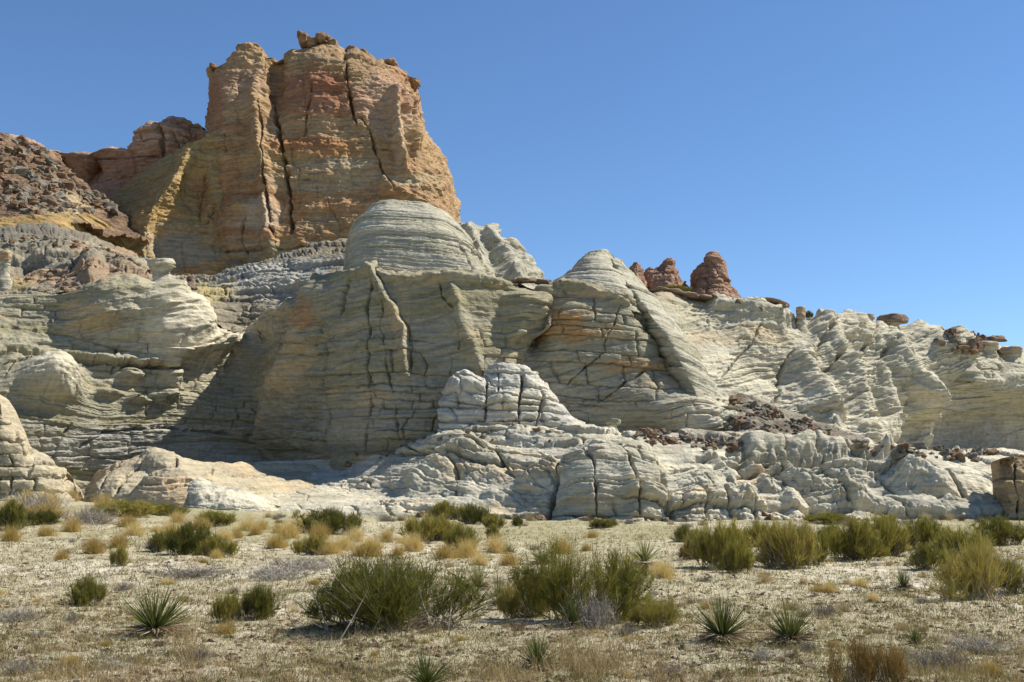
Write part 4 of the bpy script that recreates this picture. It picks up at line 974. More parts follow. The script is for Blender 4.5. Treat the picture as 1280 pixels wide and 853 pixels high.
pedestal(766, 524, 546, 16, 11, 26, 66.5, 'little grey table rock on the ledge right of the blocky pyramid', 9.2, (GREYG, OLIVE, CREAM), caph=0.35)

def slab(px, py, w, h, d, label, seed, ry=0.0, cols=CAPC, dep=None, name='caprock_slab'):
    sc = d / F
    me = blob_mesh(name, (w / 2 * sc, dep or w / 2 * sc * 0.8, h / 2 * sc), seed, nu=40, nv=20, ex=0.6, rough=0.5, col=cols, facet=1.0)
    o = obj(name, me, M_BOULDER); o.location = Vector(unproject(px, py, d)); o.rotation_euler = (0, ry, 0.2 * (seed % 5))
    tag(o, label, 'rock slab', 'slabs of caprock on the cliff rims')
    return o
for (px, py, w, h, d, lab, ry) in [
    (842, 368, 62, 7, 88, 'thin tilted brown slab on the rim below the jagged red spire', 0.12),
    (878, 374, 40, 6, 89, 'brown caprock slab on the rim below the rightmost red spire', 0.05),
    (955, 378, 48, 6, 91, 'long brown slab capping the rim left of the thin pale pillar', 0.06),
    (975, 381, 22, 6, 92, 'short dark slab end at the right tip of a long brown slab', 0.1),
    (1040, 400, 34, 6, 97, 'tan slab leaning on the rim between the thin pillar and the stubby knob', -0.05),
    (1022, 402, 24, 6, 95, 'small tan slab just right of the thin pale pillar', 0.1),
    (1064, 404, 22, 6, 98, 'low brown slab left of the stubby pale knob', 0.0),
    (1172, 418, 18, 9, 108, 'dark blocky slab on the slope right of the tallest capped pillar', 0.0),
    (1244, 424, 20, 8, 112, 'small dark slab on the skyline near the right end', 0.0),
    (1192, 416, 22, 8, 110, 'dark brown slab on the skyline above the front mushroom rock', 0.0),
    (655, 351, 26, 6, 77.5, 'brown slab lying between the big dome and the pointed cone', -0.05),
    (678, 353, 24, 6, 78, 'flat brown slab at the left foot of the pointed cone', 0.05)]:
    slab(px, py, w, h, d, lab, px * 0.37, ry, CAPC if 'dark' in lab or 'brown' in lab else CAPP)

# dark talus fan on the bench under the right cliff
TAL = (np.array([0.17, 0.145, 0.11]), np.array([0.26, 0.23, 0.175]), np.array([0.10, 0.085, 0.065]))
simple_rock('talus', [
    [(896, 576, 72), (915, 574, 67), (935, 572, 66), (1000, 572, 66.5), (1060, 574, 67), (1120, 576, 68)],
    [(896, 548, 76), (915, 544, 71), (935, 545, 70), (1000, 552, 70.5), (1060, 560, 70), (1120, 568, 70)],
    [(896, 505, 84), (912, 498, 81), (935, 503, 80), (985, 520, 81), (1040, 543, 81), (1080, 556, 81), (1120, 563, 81)]],
    896, 1120, None, None, TAL, [(B_MED, 0.2, 0.5)], 0.5, ((0.9, 0.9, 0.5), 0.35, 0.1), seed=20.2, kind='structure', back=((4, 0), (4, 2)), nback=(4, 3))

BOULDERS = [blob_mesh('boulder', (0.5, 0.42, 0.3), k + 0.5, nu=17, nv=11, ex=0.42, rough=0.75, col=DEB if k % 2 else TAL, facet=1.3) for k in range(8)]
for me in BOULDERS:
    me.materials.append(M_BOULDER)
    me.polygons.foreach_set('use_smooth', np.zeros(len(me.polygons), bool))
STONES = []
def strew(surf, n, poly, size, label, group, seed, name='boulder', fmin=0.0, power=2.2):
    """boulders set down on a built rock surface, inside a polygon of the photo"""
    P2, X, Y, N, fr = SURF[surf]
    XX, YY = project(P2)
    px = np.array([p[0] for p in poly]); py = np.array([p[1] for p in poly])
    inside = np.zeros(XX.shape, bool)
    j = len(px) - 1
    for i in range(len(px)):
        cnd = ((py[i] > YY) != (py[j] > YY)) & (XX < (px[j] - px[i]) * (YY - py[i]) / (py[j] - py[i] + 1e-9) + px[i])
        inside ^= cnd; j = i
    idx = np.argwhere(inside & (fr >= fmin))
    if len(idx) == 0: print('EMPTY', surf, label); return
    r = np.random.default_rng(seed)
    for k in range(n):
        a, b = idx[r.integers(len(idx))]
        p = P2[a, b]
        w = size[0] + (size[1] - size[0]) * r.random() ** power
        w = w * p[1] / F
        STONES.append((w / p[1], int(r.integers(8)), Vector(p) + Vector((0, 0, 0.1 * w)), Euler((r.normal() * 0.35, r.normal() * 0.35, r.random() * 6.3)), Vector((w, w, w * (0.7 + 0.6 * r.random()))), label, group))
strew('debris_slope6.6', 420, [(-10, 170), (40, 184), (70, 205), (100, 235), (140, 255), (145, 268), (90, 266), (-10, 268)], (3, 18), 'brown boulder on the steep debris slope at upper left', 'boulders on the debris slope', 1)
strew('slope8.8', 220, [(20, 355), (90, 330), (140, 312), (215, 335), (250, 352), (230, 372), (130, 358), (40, 372)], (3, 11), 'brown stone on the pale slope under the debris slope', 'stones on the pale left slope', 2)
strew('slope8.8', 120, [(0, 290), (60, 286), (120, 300), (190, 322), (180, 332), (100, 312), (0, 305)], (3, 10), 'dark stone at the foot of the ochre ledge', 'stones under the ochre ledge', 3)
strew('talus20.2', 330, [(900, 495), (935, 503), (990, 522), (1060, 552), (1090, 562), (1000, 566), (930, 556)], (3, 15), 'brown stone in the dark talus fan below the right cliff', 'stones of the talus fan', 4)
strew('apron', 150, [(800, 540), (900, 545), (930, 550), (930, 566), (850, 560), (790, 550)], (4, 14), 'dark stone strewn on the ledge left of the talus fan', 'stones left of the talus fan', 5)
strew('apron', 140, [(1060, 555), (1150, 560), (1250, 566), (1250, 578), (1100, 572)], (4, 16), 'dark stone in the row along the ledge under the right alcove', 'stones under the right alcove', 6)
strew('apron', 40, [(520, 545), (620, 530), (720, 536), (720, 552), (560, 560)], (3, 9), 'small stone on the ledge at the foot of the blocky pyramid', 'stones at the foot of the pyramid', 7)
strew('apron', 26, [(400, 570), (500, 556), (540, 552), (520, 570), (430, 582)], (4, 12), 'dark stone in the shade at the foot of the central cliff', 'stones at the foot of the central cliff', 8)
strew('cliff', 80, [(1140, 405), (1180, 412), (1250, 426), (1260, 444), (1190, 440), (1150, 425)], (4, 18), 'dark stone on the skyline slope at far right', 'stones on the right skyline slope', 9)
strew('apron', 90, [(480, 640), (700, 648), (1260, 645), (1260, 658), (700, 662), (480, 656)], (3, 13), 'pale fallen stone where the ledges meet the sand', 'fallen stones at the foot of the ledges', 11)
strew('cliff', 60, [(815, 360), (980, 378), (1000, 392), (830, 372)], (3, 8), 'brown stone lying along the rim under the red spires', 'stones on the rim under the spires', 10)

# the 280 largest stones are single boulders, the many smaller ones one mass of rubble
STONES.sort(key=lambda q: -q[0])
for (sz, kk, loc, rot, sca, lab, grp) in STONES[:280]:
    o = obj('boulder', BOULDERS[kk]); o.location = loc; o.rotation_euler = rot; o.scale = sca
    tag(o, lab, 'boulder', grp)
def rubble():
    parts = []; cols = []
    for me_i in range(8):
        me = BOULDERS[me_i]; nvv = len(me.vertices)
        co = np.zeros(nvv * 3, np.float32); me.vertices.foreach_get('co', co); co = co.reshape(-1, 3)
        cc = np.zeros(nvv * 4, np.float32); me.color_attributes['Col'].data.foreach_get('color', cc); cc = cc.reshape(-1, 4)[:, :3]
        q = np.array([list(p.vertices) for p in me.polygons])
        for (sz, kk, loc, rot, sca, lab, grp) in STONES[280:]:
            if kk != me_i: continue
            Mx = np.array(Matrix.LocRotScale(loc, rot, sca))
            parts.append((co @ Mx[:3, :3].T + Mx[:3, 3], q)); cols.append(cc)
    V, Q = merge(parts)
    o = obj('rubble', np_mesh('rubble', V, Q, col=np.concatenate(cols)), M_BOULDER)
    tag(o, 'small stones and rubble scattered over the slopes and ledges', 'rubble', kind='stuff')
def merge(parts):
    V = []; Q = []; o = 0
    for v, q in parts:
        V.append(v); Q.append(q + o); o += len(v)
    return np.concatenate(V), np.concatenate(Q)
rubble()

# ------------------------------------------------------------------ plants
def fibers(base, dirs, L, width, nseg, bend, rng, sag=0.0, tip=0.15):
    """thin tapering ribbons: base (n,3), dirs (n,3), L (n,), width (n,)"""
    n = len(base)
    t = np.linspace(0, 1, nseg + 1)
    bv = rng.normal(size=(n, 3)) * bend
    bv[:, 2] = np.abs(bv[:, 2]) * 0.6 - sag
    C = base[:, None] + dirs[:, None] * (L[:, None] * t)[..., None] + bv[:, None] * (L[:, None] * t ** 2)[..., None]
    side = np.cross(dirs, rng.normal(size=(n, 3))); side /= np.linalg.norm(side, axis=1, keepdims=True) + 1e-6
    w = width[:, None] * lerp(1.0, tip, t[None] ** 1.4)
    V = np.stack([C - side[:, None] * w[..., None] / 2, C + side[:, None] * w[..., None] / 2], 2)   # n, k, 2, 3
    i = np.arange(n * (nseg + 1) * 2).reshape(n, nseg + 1, 2)
    q = np.stack([i[:, :-1, 0], i[:, :-1, 1], i[:, 1:, 1], i[:, 1:, 0]], -1).reshape(-1, 4)
    return V.reshape(-1, 3), q

def dirs_from(az, el):
    return np.stack([np.cos(az) * np.cos(el), np.sin(az) * np.cos(el), np.sin(el)], -1)

def merge(parts):
    V = []; Q = []; o = 0
    for v, q in parts:
        V.append(v); Q.append(q + o); o += len(v)
    return np.concatenate(V), np.concatenate(Q)

def shrub_meshes(seed, nmain=165, per=34, wid=0.0055, spread=1.2):
    """broom-like shrub, 1 m in half width, about 0.9 m tall: forked stems rising from a woody base"""
    r = np.random.default_rng(seed)
    lob = [(r.normal() * 0.34, r.normal() * 0.25, 0.55 + 0.45 * r.random()) for _ in range(6)]
    parts = []
    L_ = np.array([lob[k % 6] for k in range(nmain)])
    az = r.random(nmain) * 2 * np.pi; el = np.radians(90 - np.abs(r.normal(size=nmain)) * 26 * spread - 8)
    b = np.stack([L_[:, 0] + 0.10 * r.normal(size=nmain), L_[:, 1] + 0.10 * r.normal(size=nmain), np.full(nmain, 0.0)], -1)
    dv = dirs_from(az, np.clip(el, np.radians(14), None)); dv[:, 0] += L_[:, 0] * 0.5; dv /= np.linalg.norm(dv, axis=1, keepdims=True)
    Lm = (0.50 + 0.35 * r.random(nmain)) * L_[:, 2]
    parts.append(fibers(b, dv, Lm, np.full(nmain, wid * 1.5), 3, 0.10, r))
    t = 0.15 + 0.8 * r.random((nmain, per)) ** 0.8
    bb = (b[:, None] + dv[:, None] * (Lm[:, None] * t)[..., None]).reshape(-1, 3)
    dd = np.repeat(dv[:, None], per, 1).reshape(-1, 3) + r.normal(size=(nmain * per, 3)) * 0.42
    dd[:, 2] = np.abs(dd[:, 2]) + 0.22
    dd /= np.linalg.norm(dd, axis=1, keepdims=True)
    ll = (0.18 + 0.24 * r.random(nmain * per)) * (1.15 - 0.4 * t.reshape(-1))
    parts.append(fibers(bb, dd, ll, wid * (0.7 + 0.6 * r.random(nmain * per)), 3, 0.12, r, tip=0.35))
    V, Q = merge(parts)
    rr = np.sqrt(V[:, 0] ** 2 + (V[:, 1] / 0.85) ** 2 + (V[:, 2] / 0.88) ** 2) + 1e-6
    lim = 0.82 + 0.8 * fbm(V, (0.30, 0.30, 0.4), 3, off=seed)
    k2 = np.where(rr > lim, (lim + (rr - lim) * 0.35) / rr, 1.0)
    V = V * k2[:, None]
    stems = np_mesh('stems', V, Q)
    n = 110
    az = r.random(n) * 2 * np.pi; el = np.radians(10 + 60 * r.random(n))
    b = np.stack([0.3 * r.normal(size=n), 0.22 * r.normal(size=n), np.zeros(n)], -1)
    V, Q = fibers(b, dirs_from(az, el), 0.2 + 0.6 * r.random(n) ** 1.5, np.full(n, 0.012), 3, 0.25, r, tip=0.3)
    return stems, np_mesh('woody_base', V, Q)

def yucca_meshes(seed, n=130, wid=0.020):
    r = np.random.default_rng(seed)
    az = r.random(n) * 2 * np.pi; el = np.radians(np.clip(18 + 62 * r.random(n) ** 0.8 + 4 * r.normal(size=n), 8, 88))
    d = dirs_from(az, el)
    V, Q = fibers(d * 0.03 + np.array([0, 0, 0.05]), d, 0.32 + 0.28 * r.random(n), np.full(n, wid) * (0.7 + 0.5 * r.random(n)), 4, 0.07, r, sag=0.04, tip=0.08)
    live = np_mesh('leaf_rosette', V, Q)
    m = 120
    az = r.random(m) * 2 * np.pi; el = np.radians(-4 + 22 * r.random(m))
    d = dirs_from(az, el)
    V, Q = fibers(d * 0.02 + np.array([0, 0, 0.07]), d, 0.18 + 0.30 * r.random(m), np.full(m, wid * 0.9), 4, 0.22, r, sag=0.25, tip=0.2)
    V[:, 2] = np.maximum(V[:, 2], 0.006)
    return live, np_mesh('dead_leaves', V, Q)

def tuft_mesh(seed, n=1100, wid=0.006, up=46, name='grass_tuft'):
    """rounded tussock of fine grass, 0.5 m in radius"""
    r = np.random.default_rng(seed)
    az = r.random(n) * 2 * np.pi; el = np.radians(np.clip(up + 26 * r.normal(size=n), 4, 90))
    b = np.stack([0.13 * r.normal(size=n), 0.13 * r.normal(size=n), np.zeros(n)], -1)
    V, Q = fibers(b, dirs_from(az, el), 0.28 + 0.22 * r.random(n), np.full(n, wid), 3, 0.16, r, sag=0.05, tip=0.3)
    return np_mesh(name, V, Q)

def twig_mesh(seed, n=170):
    r = np.random.default_rng(seed)
    az = r.random(n) * 2 * np.pi; el = np.radians(8 + 62 * r.random(n))
    b = np.stack([0.22 * r.normal(size=n), 0.22 * r.normal(size=n), np.zeros(n)], -1)
    d = dirs_from(az, el); L = 0.22 + 0.3 * r.random(n)
    p1 = fibers(b, d, L, np.full(n, 0.010), 3, 0.25, r, tip=0.4)
    k = 5
    t = 0.3 + 0.6 * r.random((n, k))
    bb = (b[:, None] + d[:, None] * (L[:, None] * t)[..., None]).reshape(-1, 3)
    dd = np.repeat(d[:, None], k, 1).reshape(-1, 3) + 0.7 * r.normal(size=(n * k, 3)); dd /= np.linalg.norm(dd, axis=1, keepdims=True)
    p2 = fibers(bb, dd, 0.08 + 0.12 * r.random(n * k), np.full(n * k, 0.006), 2, 0.3, r, tip=0.4)
    return np_mesh('dead_shrub', *merge([p1, p2]))

SH = [shrub_meshes(100 + k) for k in range(5)]
SHF = [shrub_meshes(120 + k, 130, 30, 0.010, 1.2) for k in range(3)]      # sparser and coarser, for the far ones
SHR = []
for a, b in [shrub_meshes(140 + k, 70, 18, 0.009, 0.8) for k in range(2)]: SHR.append((a, b))
for a, b in SH + SHF: a.materials.append(M_STEM); b.materials.append(M_WOOD)
for a, b in SHR: a.materials.append(M_RUST); b.materials.append(M_WOOD)
YU = [yucca_meshes(200 + k) for k in range(4)]
for a, b in YU: a.materials.append(M_YUCCA); b.materials.append(M_DEAD)
TG = [tuft_mesh(300 + k) for k in range(4)]
for m in TG: m.materials.append(M_GOLD)
TS = [tuft_mesh(320 + k, 300, 0.008, 58) for k in range(4)]
for m in TS: m.materials.append(M_STRAW)
TB = [tuft_mesh(340 + k, 260, 0.010, 44) for k in range(4)]
for m in TB: m.materials.append(M_DEAD)
TW = [twig_mesh(360 + k) for k in range(3)]
for m in TW: m.materials.append(M_GREYTWIG)

def shrub(px, py, w, h, label, kind='green', group='green broom-like desert shrubs', seed=0):
    """py: foot of the plant, w and h its size in the photo"""
    p = ground_at(px, py); d = p.y
    src = {'green': SH, 'far': SHF, 'rust': SHR}[kind]
    a, b = src[seed % len(src)]
    t = empty('desert_shrub', p, 0.0)
    W = w * d / F / 2; H = h * d / F
    t['label'] = label; t['category'] = 'shrub'; t['group'] = group
    fl = 1 if (seed // len(src)) % 2 else -1
    for me, nm in ((a, 'stems'), (b, 'woody_base')):
        o = obj(nm, me, None, t); o.rotation_euler = (0, 0, 0.5 * math.sin(px * 1.7)); o.scale = (fl * W / 0.76, W, H / (0.80 if kind != 'far' else 0.68))
    return t

big = [(500, 786, 214, 98, 'large dense green shrub left of centre in the foreground, largest of all', 0),
       (728, 776, 128, 98, 'large green shrub right of centre in the foreground, behind dry weeds', 1),
       (822, 784, 54, 40, 'smaller green shrub against the right side of the large right centre shrub', 2),
       (660, 772, 62, 56, 'dark low green shrub at the left side of the large right centre shrub', 3),
       (1228, 750, 112, 82, 'tall yellow green shrub near the right edge of the sand flat', 4),
       (1270, 742, 40, 46, 'green shrub cut by the right edge of the picture, beside the tall one', 0)]
for (px, py, w, h, lab, sd) in big: shrub(px, py, w, h, lab, 'green', seed=sd)
mid = [(905, 712, 74, 58, 'left shrub of the green thicket under the right cliff'), (870, 699, 40, 32, 'small shrub at the left tip of the thicket'), (920, 716, 36, 36, 'low shrub in front of the left thicket shrub'),
       (985, 711, 78, 58, 'dark shrub in the middle of the thicket, with dry stalks before it'), (1012, 706, 56, 44, 'shrub touching the right side of the dark middle thicket shrub'), (1070, 700, 62, 48, 'shrub with dry brown weeds right of the dark middle thicket shrub'),
       (1105, 696, 76, 50, 'widest bluish shrub at the right half of the thicket'), (1150, 686, 60, 36, 'green shrub sloping down right of the widest thicket shrub'), (1160, 712, 44, 30, 'low green shrub left of the tall yellow green shrub'),
       (1200, 700, 70, 38, 'shrub behind the tall yellow green shrub'), (1255, 682, 64, 32, 'dark shrub close to the orange block at the right edge'), (948, 684, 44, 28, 'far shrub peeking behind the left half of the thicket'), (1040, 682, 40, 26, 'far shrub peeking over the middle of the thicket'),
       (232, 694, 70, 36, 'dark green shrub left of centre, right of the golden tufts'), (270, 696, 44, 24, 'green shrub low on the right of the dark green one'), (200, 690, 34, 24, 'small dark shrub left of the dark green one'),
       (418, 669, 76, 30, 'flat brownish green shrub in front of the shaded ledge'), (392, 694, 44, 24, 'small green shrub standing among golden tufts'), (538, 677, 74, 32, 'brownish shrub in the middle distance, left of centre'), (572, 687, 46, 28, 'rusty green shrub right beside the brownish middle shrub'),
       (556, 650, 44, 22, 'left one of the shrubs at the foot of the pale ledges'), (590, 656, 46, 26, 'right one of the shrubs at the foot of the pale ledges'), (620, 660, 30, 16, 'tiny shrub right of the pair at the foot of the pale ledges'),
       (14, 662, 56, 34, 'green shrub cut by the left edge of the picture'), (52, 656, 44, 18, 'low green shrub right of the one at the left edge'), (150, 645, 80, 18, 'low green shrub in front of the tan rounded rock'), (205, 645, 50, 14, 'flat green shrub in front of the crumbly white ledge'),
       (265, 657, 66, 18, 'flat green shrub below the right end of the whaleback'), (112, 757, 42, 32, 'lone small dark green shrub on bare sand at left'), (150, 708, 24, 24, 'small greyish green shrub beneath a golden tuft'), (285, 778, 40, 34, 'thin green shrub right of the left yucca'), (320, 774, 44, 38, 'thin green shrub with grey twigs right of the left yucca'),
       (855, 678, 34, 20, 'small pale shrub left of the thicket, alone on the flat'), (755, 660, 38, 12, 'low rusty shrub at the foot of the jointed pale blocks'), (648, 658, 14, 12, 'tiny lone shrub on the flat below the pale ledges'), (617, 674, 16, 18, 'tiny upright shrub left of the bare green flat'),
       (1110, 655, 40, 10, 'far low shrub at the foot of the right ledges'), (1030, 654, 60, 12, 'far dry shrub row at the foot of the right ledges')]
for k, (px, py, w, h, lab) in enumerate(mid): shrub(px, py, w, h, lab, 'far', seed=k)
for k, (px, py, w, h, lab) in enumerate([(1065, 862, 62, 78, 'rusty brown shrub cut by the bottom edge at right'), (1108, 858, 54, 60, 'rusty green shrub just right of the brown one at the bottom edge'), (670, 738, 40, 26, 'small rusty shrub on the left shoulder of the large right centre shrub'), (862, 700, 30, 20, 'small rusty shrub at the left end of the thicket'), (1225, 735, 60, 60, 'rusty upper branches behind the tall yellow green shrub')]):
    shrub(px, py, w, h, lab, 'rust', group='rusty desert shrubs', seed=k)

def yucca(px, py, w, h, label, seed, trunk=0.0):
    p = ground_at(px, py); d = p.y
    t = empty('yucca', p, seed * 1.3)
    tag(t, label, 'yucca', 'yuccas on the sand flat')
    a, b = YU[seed % 4]
    W = w * d / F / 2 / 0.5; H = (h - trunk) * d / F / 0.56
    z = trunk * d / F
    o = obj('leaf_rosette', a, None, t, (0, 0, z)); o.scale = (W, W, H)
    o = obj('dead_leaves', b, None, t, (0, 0, z * 0.6)); o.scale = (W, W, max(H, z * 3.0))
    if trunk:
        me = lathe_mesh('trunk', [(0.07, -0.05), (0.08, 0.1), (0.07, z), (0.01, z + 0.03)], 3.3, flat=1.0, nu=12, nv=10, cols=(np.array([0.18, 0.13, 0.09]),) * 3)
        obj('trunk', me, M_BOULDER, t)
for k, (px, py, w, h, lab, tr) in enumerate([
    (193, 794, 112, 58, 'widest yucca, with spread leaves, at lower left', 0), (806, 716, 60, 42, 'yucca on a short trunk behind the large right centre shrub', 10), (903, 802, 96, 54, 'left one of the two large yuccas at lower right', 0),
    (988, 806, 76, 58, 'right one of the two large yuccas at lower right, dark dead leaves below', 0), (532, 862, 84, 46, 'yucca cut by the bottom edge below the largest shrub', 0), (672, 838, 62, 46, 'sparse yucca near the bottom between the two large shrubs', 0),
    (716, 786, 38, 46, 'narrow yucca before the large right centre shrub', 0), (624, 762, 34, 46, 'thin greyish yucca between the two large shrubs', 0), (598, 738, 44, 34, 'pale yucca behind the right side of the largest shrub', 0),
    (678, 707, 52, 26, 'yucca behind the left of the large right centre shrub', 0), (1130, 738, 36, 28, 'small yellowish yucca alone on bare sand at right', 0), (1145, 808, 34, 30, 'small yucca near the bottom right, right of the rusty shrubs', 0), (370, 648, 16, 14, 'tiny yucca far off in front of the shaded ledge', 0), (636, 692, 26, 14, 'tiny far yucca left of the bare green flat', 0)]):
    yucca(px, py, w, h, lab, k, tr)

def tuft(px, py, w, h, src, label, group, k, name='grass_tuft', cat='grass tuft'):
    p = ground_at(px, py); d = p.y
    me = src[k % len(src)]
    o = obj(name, me); o.location = p
    W = w * d / F / 2 / 0.45
    o.scale = (W, W, h * d / F / 0.42); o.rotation_euler = (0, 0, k * 2.4)
    tag(o, label, cat, group)
gold = [(160, 659, 30, 16, 'round golden tuft at left, upper one of a touching pair'), (168, 670, 28, 17, 'round golden tuft at left, lower one of a touching pair'), (148, 685, 28, 18, 'bright golden tuft standing over a small greyish green shrub'), (90, 665, 28, 18, 'golden tuft left of the touching golden pair'), (556, 699, 32, 20, 'round golden tuft just above the largest shrub'), (453, 696, 30, 18, 'golden tuft behind the left part of the largest shrub')]
for k, (px, py, w, h, lab) in enumerate(gold): tuft(px, py, w, h, TG, lab, 'distinct golden grass tufts', k)
r = np.random.default_rng(77)
k = 0
spots = [(60, 640), (75, 648), (110, 652), (125, 660), (40, 648), (95, 612), (90, 604), (190, 660), (210, 668), (115, 690), (77, 702), (320, 670), (325, 662), (342, 680), (300, 672), (310, 664), (345, 668), (362, 672), (400, 676), (415, 690), (432, 684), (446, 676), (470, 690), (480, 684), (378, 665), (395, 662), (285, 680), (260, 668), (345, 690), (270, 700),
         (505, 680), (520, 690), (585, 700), (600, 705), (620, 690), (60, 670), (20, 676), (130, 640), (30, 630), (70, 626), (55, 634), (15, 640), (460, 700), (492, 700), (575, 705), (640, 700), (700, 690), (830, 724), (822, 718), (250, 660), (180, 640), (225, 655)]
for (px, py) in spots:
    w = 17 + 17 * r.random()
    tuft(px + 4 * r.normal(), py + 3 * r.normal(), w, w * (0.5 + 0.25 * r.random()), TG, 'golden grass tuft scattered between the low left rocks and the centre', 'scattered golden grass tufts', k); k += 1
for k in range(70):
    px = 330 + 960 * r.random(); py = 650 + 10 * r.random() ** 2 + (0 if px > 480 else -4)
    w = 7 + 13 * r.random()
    src = (TB, TS, TW)[int(r.integers(3))]
    tuft(px, py, w, w * (0.4 + 0.2 * r.random()), src, 'small dry tuft in the row where the pale ledges meet the sand', 'dry tufts at the foot of the ledges', k)
# small dry clumps all over the flat
for k in range(290):
    py = 660 + 190 * r.random() ** 1.2; px = -10 + 1300 * r.random()
    w = (6 + 16 * r.random() ** 2) * (0.6 + (py - 640) / 170)
    src = (TB, TS, TB, TW, TG)[int(r.integers(5))]
    lab, grp = {id(TB): ('small brown dead grass clump on the sand flat', 'small brown grass clumps'), id(TS): ('small straw coloured grass clump on the sand flat', 'small straw grass clumps'),
                id(TW): ('small grey twiggy dead plant on the sand flat', 'small grey dead plants'), id(TG): ('small stray golden grass clump on the sand flat', 'small stray golden clumps')}[id(src)]
    tuft(px, py, w, w * (0.35 + 0.25 * r.random()), src, lab, grp, k, 'grass_tuft' if src is not TW else 'dead_plant', 'grass tuft' if src is not TW else 'dead plant')
for k, (px, py, w, h, lab) in enumerate([(345, 724, 60, 16, 'dark grey dead shrub with bare twigs left of the largest shrub'), (240, 720, 80, 14, 'low spreading grey dead shrub on pale sand at left'), (380, 712, 70, 16, 'grey dead shrub just left above the largest shrub'), (1220, 815, 60, 20, 'low grey dead shrub near the bottom right edge'), (1170, 835, 60, 24, 'grey dead shrub at the bottom right'),
                                         (110, 655, 60, 22, 'pinkish grey dead shrub in front of the lobed rock'), (40, 640, 60, 22, 'brown dead shrub below the lobed rock'), (20, 775, 40, 14, 'low grey dead shrub at the lower left edge'), (690, 762, 36, 30, 'pale dead shrub inside the left part of the large right centre shrub'), (745, 784, 40, 40, 'tangle of dry brown weeds before the large right centre shrub'), (960, 668, 40, 16, 'pale dry shrub behind the thicket')]):
    tuft(px, py, w, h, TW, lab, 'grey dead shrubs', k, 'dead_shrub', 'dead shrub')

# ------------------------------------------------------------------ uncountable ground cover
def px_scatter(n, r, ylo, yhi, power=1.0, xlo=-260, xhi=1540):
    n = int(n * 1.35)
    py = ylo + (yhi - ylo) * r.random(n) ** power; px = xlo + (xhi - xlo) * r.random(n)
    a = (px - 640) / F
    b = (426.5 - py) / F
    dy = CP - b * SP; dz = SP + b * CP
    d = np.full(n, 15.0)
    for _ in range(40):
        x = a / dy * d
        z = ground_h(x, d)
        sl = np.minimum(dz / dy, -0.006)
        d = 0.5 * d + 0.5 * np.clip((z - CAM_H) / sl, 5, 62)
    x = a / dy * d
    return np.stack([x, d, ground_h(x, d)], -1)
def grass_stuff(name, n, per, ylo, yhi, power, hgt, wid, mat, seed, dens_off, xr=(-260, 1540), thr=0.0):
    r = np.random.default_rng(seed)
    C = px_scatter(n, r, ylo, yhi, power, *xr)
    keep = fbm(C * np.array([1, 1, 0]), (2.2, 3.0, 1), 3, off=dens_off) > thr - 0.25 * r.random(len(C))
    C = C[keep]
    m = len(C) * per
    base = np.repeat(C, per, 0); base[:, :2] += 0.05 * r.normal(size=(m, 2)); base[:, 2] -= 0.01
    az = r.random(m) * 2 * np.pi; el = np.radians(np.clip(52 + 26 * r.normal(size=m), 3, 90))
    dist = np.linalg.norm(base[:, :2], axis=1)
    L = hgt * (0.4 + 0.9 * r.random(m)); w = wid * np.clip(dist / 13, 0.8, 2.2)
    V, Q = fibers(base, dirs_from(az, el), L, w, 2, 0.2, r, sag=0.1, tip=0.3)
    o = obj(name, np_mesh(name, V, Q), mat)
    tag(o, kind='stuff')
    return o
o = grass_stuff('dry_grass', 10000, 7, 652, 862, 1.2, 0.10, 0.0048, M_STRAW, 1, 3.0, thr=-0.1); tag(o, 'short straw coloured dry grass sprouting all over the sand', 'grass')
o = grass_stuff('dead_grass', 10000, 6, 652, 862, 1.15, 0.07, 0.006, M_DEAD, 2, 7.0, thr=-0.1); tag(o, 'low brown dead grass flecking the sand', 'grass')
o = grass_stuff('green_sprouts', 16000, 6, 646, 860, 0.95, 0.09, 0.005, M_STEM, 3, 11.0, thr=-0.04); tag(o, 'thin green sprouts in patches on the sand', 'grass')
def straw_patch(cx, cy, rx, ry, n, hgt, seed):
    r = np.random.default_rng(seed)
    pts = [ground_at(cx + rx * r.normal() * 0.5, min(cy + ry * r.normal() * 0.5, 885)) for _ in range(n)]
    return np.array([tuple(p) for p in pts]), hgt
parts = []
r = np.random.default_rng(5)
for (cx, cy, rx, ry, n, hg) in [(745, 838, 75, 22, 170, 0.22), (620, 850, 60, 18, 60, 0.18), (110, 850, 90, 16, 90, 0.15), (330, 845, 80, 18, 50, 0.12), (235, 820, 20, 26, 40, 0.26), (1200, 845, 90, 20, 80, 0.14), (420, 770, 30, 12, 30, 0.2), (60, 610, 40, 10, 60, 0.5), (850, 850, 80, 14, 80, 0.1), (1050, 790, 120, 20, 60, 0.1)]:
    C, hg = straw_patch(cx, cy, rx, ry, n, hg, int(cx))
    m = len(C) * 7
    base = np.repeat(C, 7, 0); base[:, :2] += 0.05 * r.normal(size=(m, 2))
    V, Q = fibers(base, dirs_from(r.random(m) * 6.283, np.radians(np.clip(66 + 20 * r.normal(size=m), 10, 90))), hg * (0.4 + 0.8 * r.random(m)), np.full(m, 0.0042), 3, 0.16, r, sag=0.05, tip=0.4)
    parts.append((V, Q))
o = obj('straw_grass', np_mesh('straw_grass', *merge(parts)), M_STRAW)
tag(o, 'taller straw coloured dry grass in patches along the bottom of the picture', 'grass', kind='stuff')
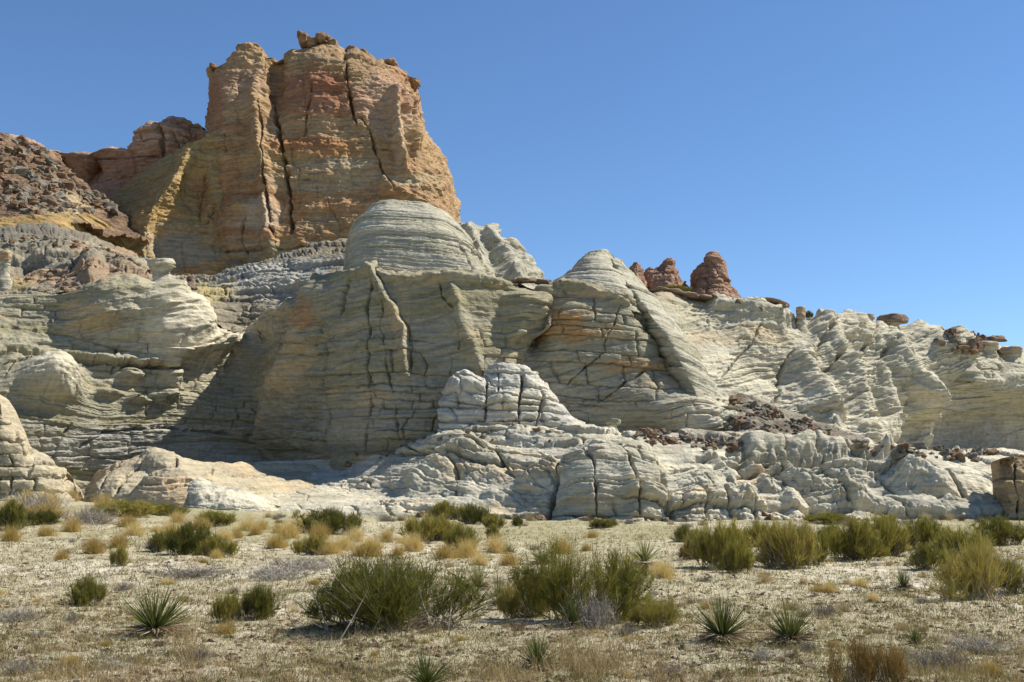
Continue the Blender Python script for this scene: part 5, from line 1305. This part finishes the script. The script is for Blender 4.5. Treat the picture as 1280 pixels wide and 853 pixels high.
def litter():
    r = np.random.default_rng(9)
    C = px_scatter(22000, r, 660, 866, 1.15)
    keep = fbm(C * np.array([1, 1, 0]), (1.6, 1.6, 1), 3, off=40) > -0.1 - 0.4 * r.random(len(C))
    C = C[keep]; n = len(C)
    sz = (0.007 + 0.03 * r.random(n) ** 3.0)
    a = r.random(n) * 6.283
    T = np.array([[-1, -0.6, 0], [1, -0.5, 0], [0.9, 0.6, 0], [-0.8, 0.6, 0], [-0.4, -0.2, 0.7], [0.5, 0.2, 0.6]])
    L = T[None] * (1 + 0.3 * r.normal(size=(n, 6, 3))) * sz[:, None, None]
    L[..., 0] *= (0.8 + 1.2 * r.random(n))[:, None]
    ca, sa = np.cos(a)[:, None], np.sin(a)[:, None]
    V = np.stack([L[..., 0] * ca - L[..., 1] * sa, L[..., 0] * sa + L[..., 1] * ca, L[..., 2] + 0.004], -1) + C[:, None]
    tr = np.array([[0, 1, 4], [1, 5, 4], [1, 2, 5], [2, 3, 5], [3, 4, 5], [3, 0, 4]])
    Tt = (tr[None] + (np.arange(n) * 6)[:, None, None]).reshape(-1, 3)
    tone = np.array([0.16, 0.115, 0.08]) * (0.6 + 1.6 * r.random((n, 1)) ** 2) 
    col = np.repeat(tone[:, None], 6, 1)
    o = obj('litter', np_mesh('litter', V.reshape(-1, 3), None, Tt, col=col, smooth=False), M_BOULDER)
    tag(o, 'dark twigs, chips and pebbles strewn over the sand', 'litter', kind='stuff')
litter()
# bushes on the rims
for k, (px, py, w, h, d, lab) in enumerate([(942, 377, 26, 9, 93, 'small dark bush on the skyline right of the red spires'), (1012, 396, 14, 11, 96.5, 'small dark bush on the rim beside the thin pale pillar'), (1225, 424, 30, 7, 113, 'low green bush on the skyline at far right'), (848, 362, 50, 7, 96, 'green bush along the rim at the foot of the jagged red spire'), (880, 372, 34, 6, 97, 'dry yellow bush along the rim before the rightmost red spire'),
                                            (88, 323, 36, 10, 121, 'green bush on the pale left slope'), (128, 314, 20, 7, 126, 'small green bush on the upper left slope'), (292, 354, 16, 9, 120, 'golden bush on the saddle left of the big dome'), (282, 362, 10, 7, 114, 'smaller golden bush below the one on the saddle'), (230, 372, 30, 8, 104, 'dry bush on the slope right of the white mushroom rock'), (40, 360, 40, 9, 98, 'yellowish bush on the ledge at far left'), (255, 372, 24, 8, 106, 'dry grass bush on the saddle above the lit slope')]):
    a, b = (SHF if k not in (7, 8, 9, 11) else SHR)[k % 2]
    t = empty('rim_bush', Vector(unproject(px, py + 2, d)))
    tag(t, lab, 'bush', 'bushes on the cliff rims and slopes')
    for me, nm in ((a, 'stems'), (b, 'woody_base')):
        o = obj(nm, me, None, t); o.scale = (w * d / F / 2 / 0.95, w * d / F / 2 / 0.95, h * d / F / 0.85)
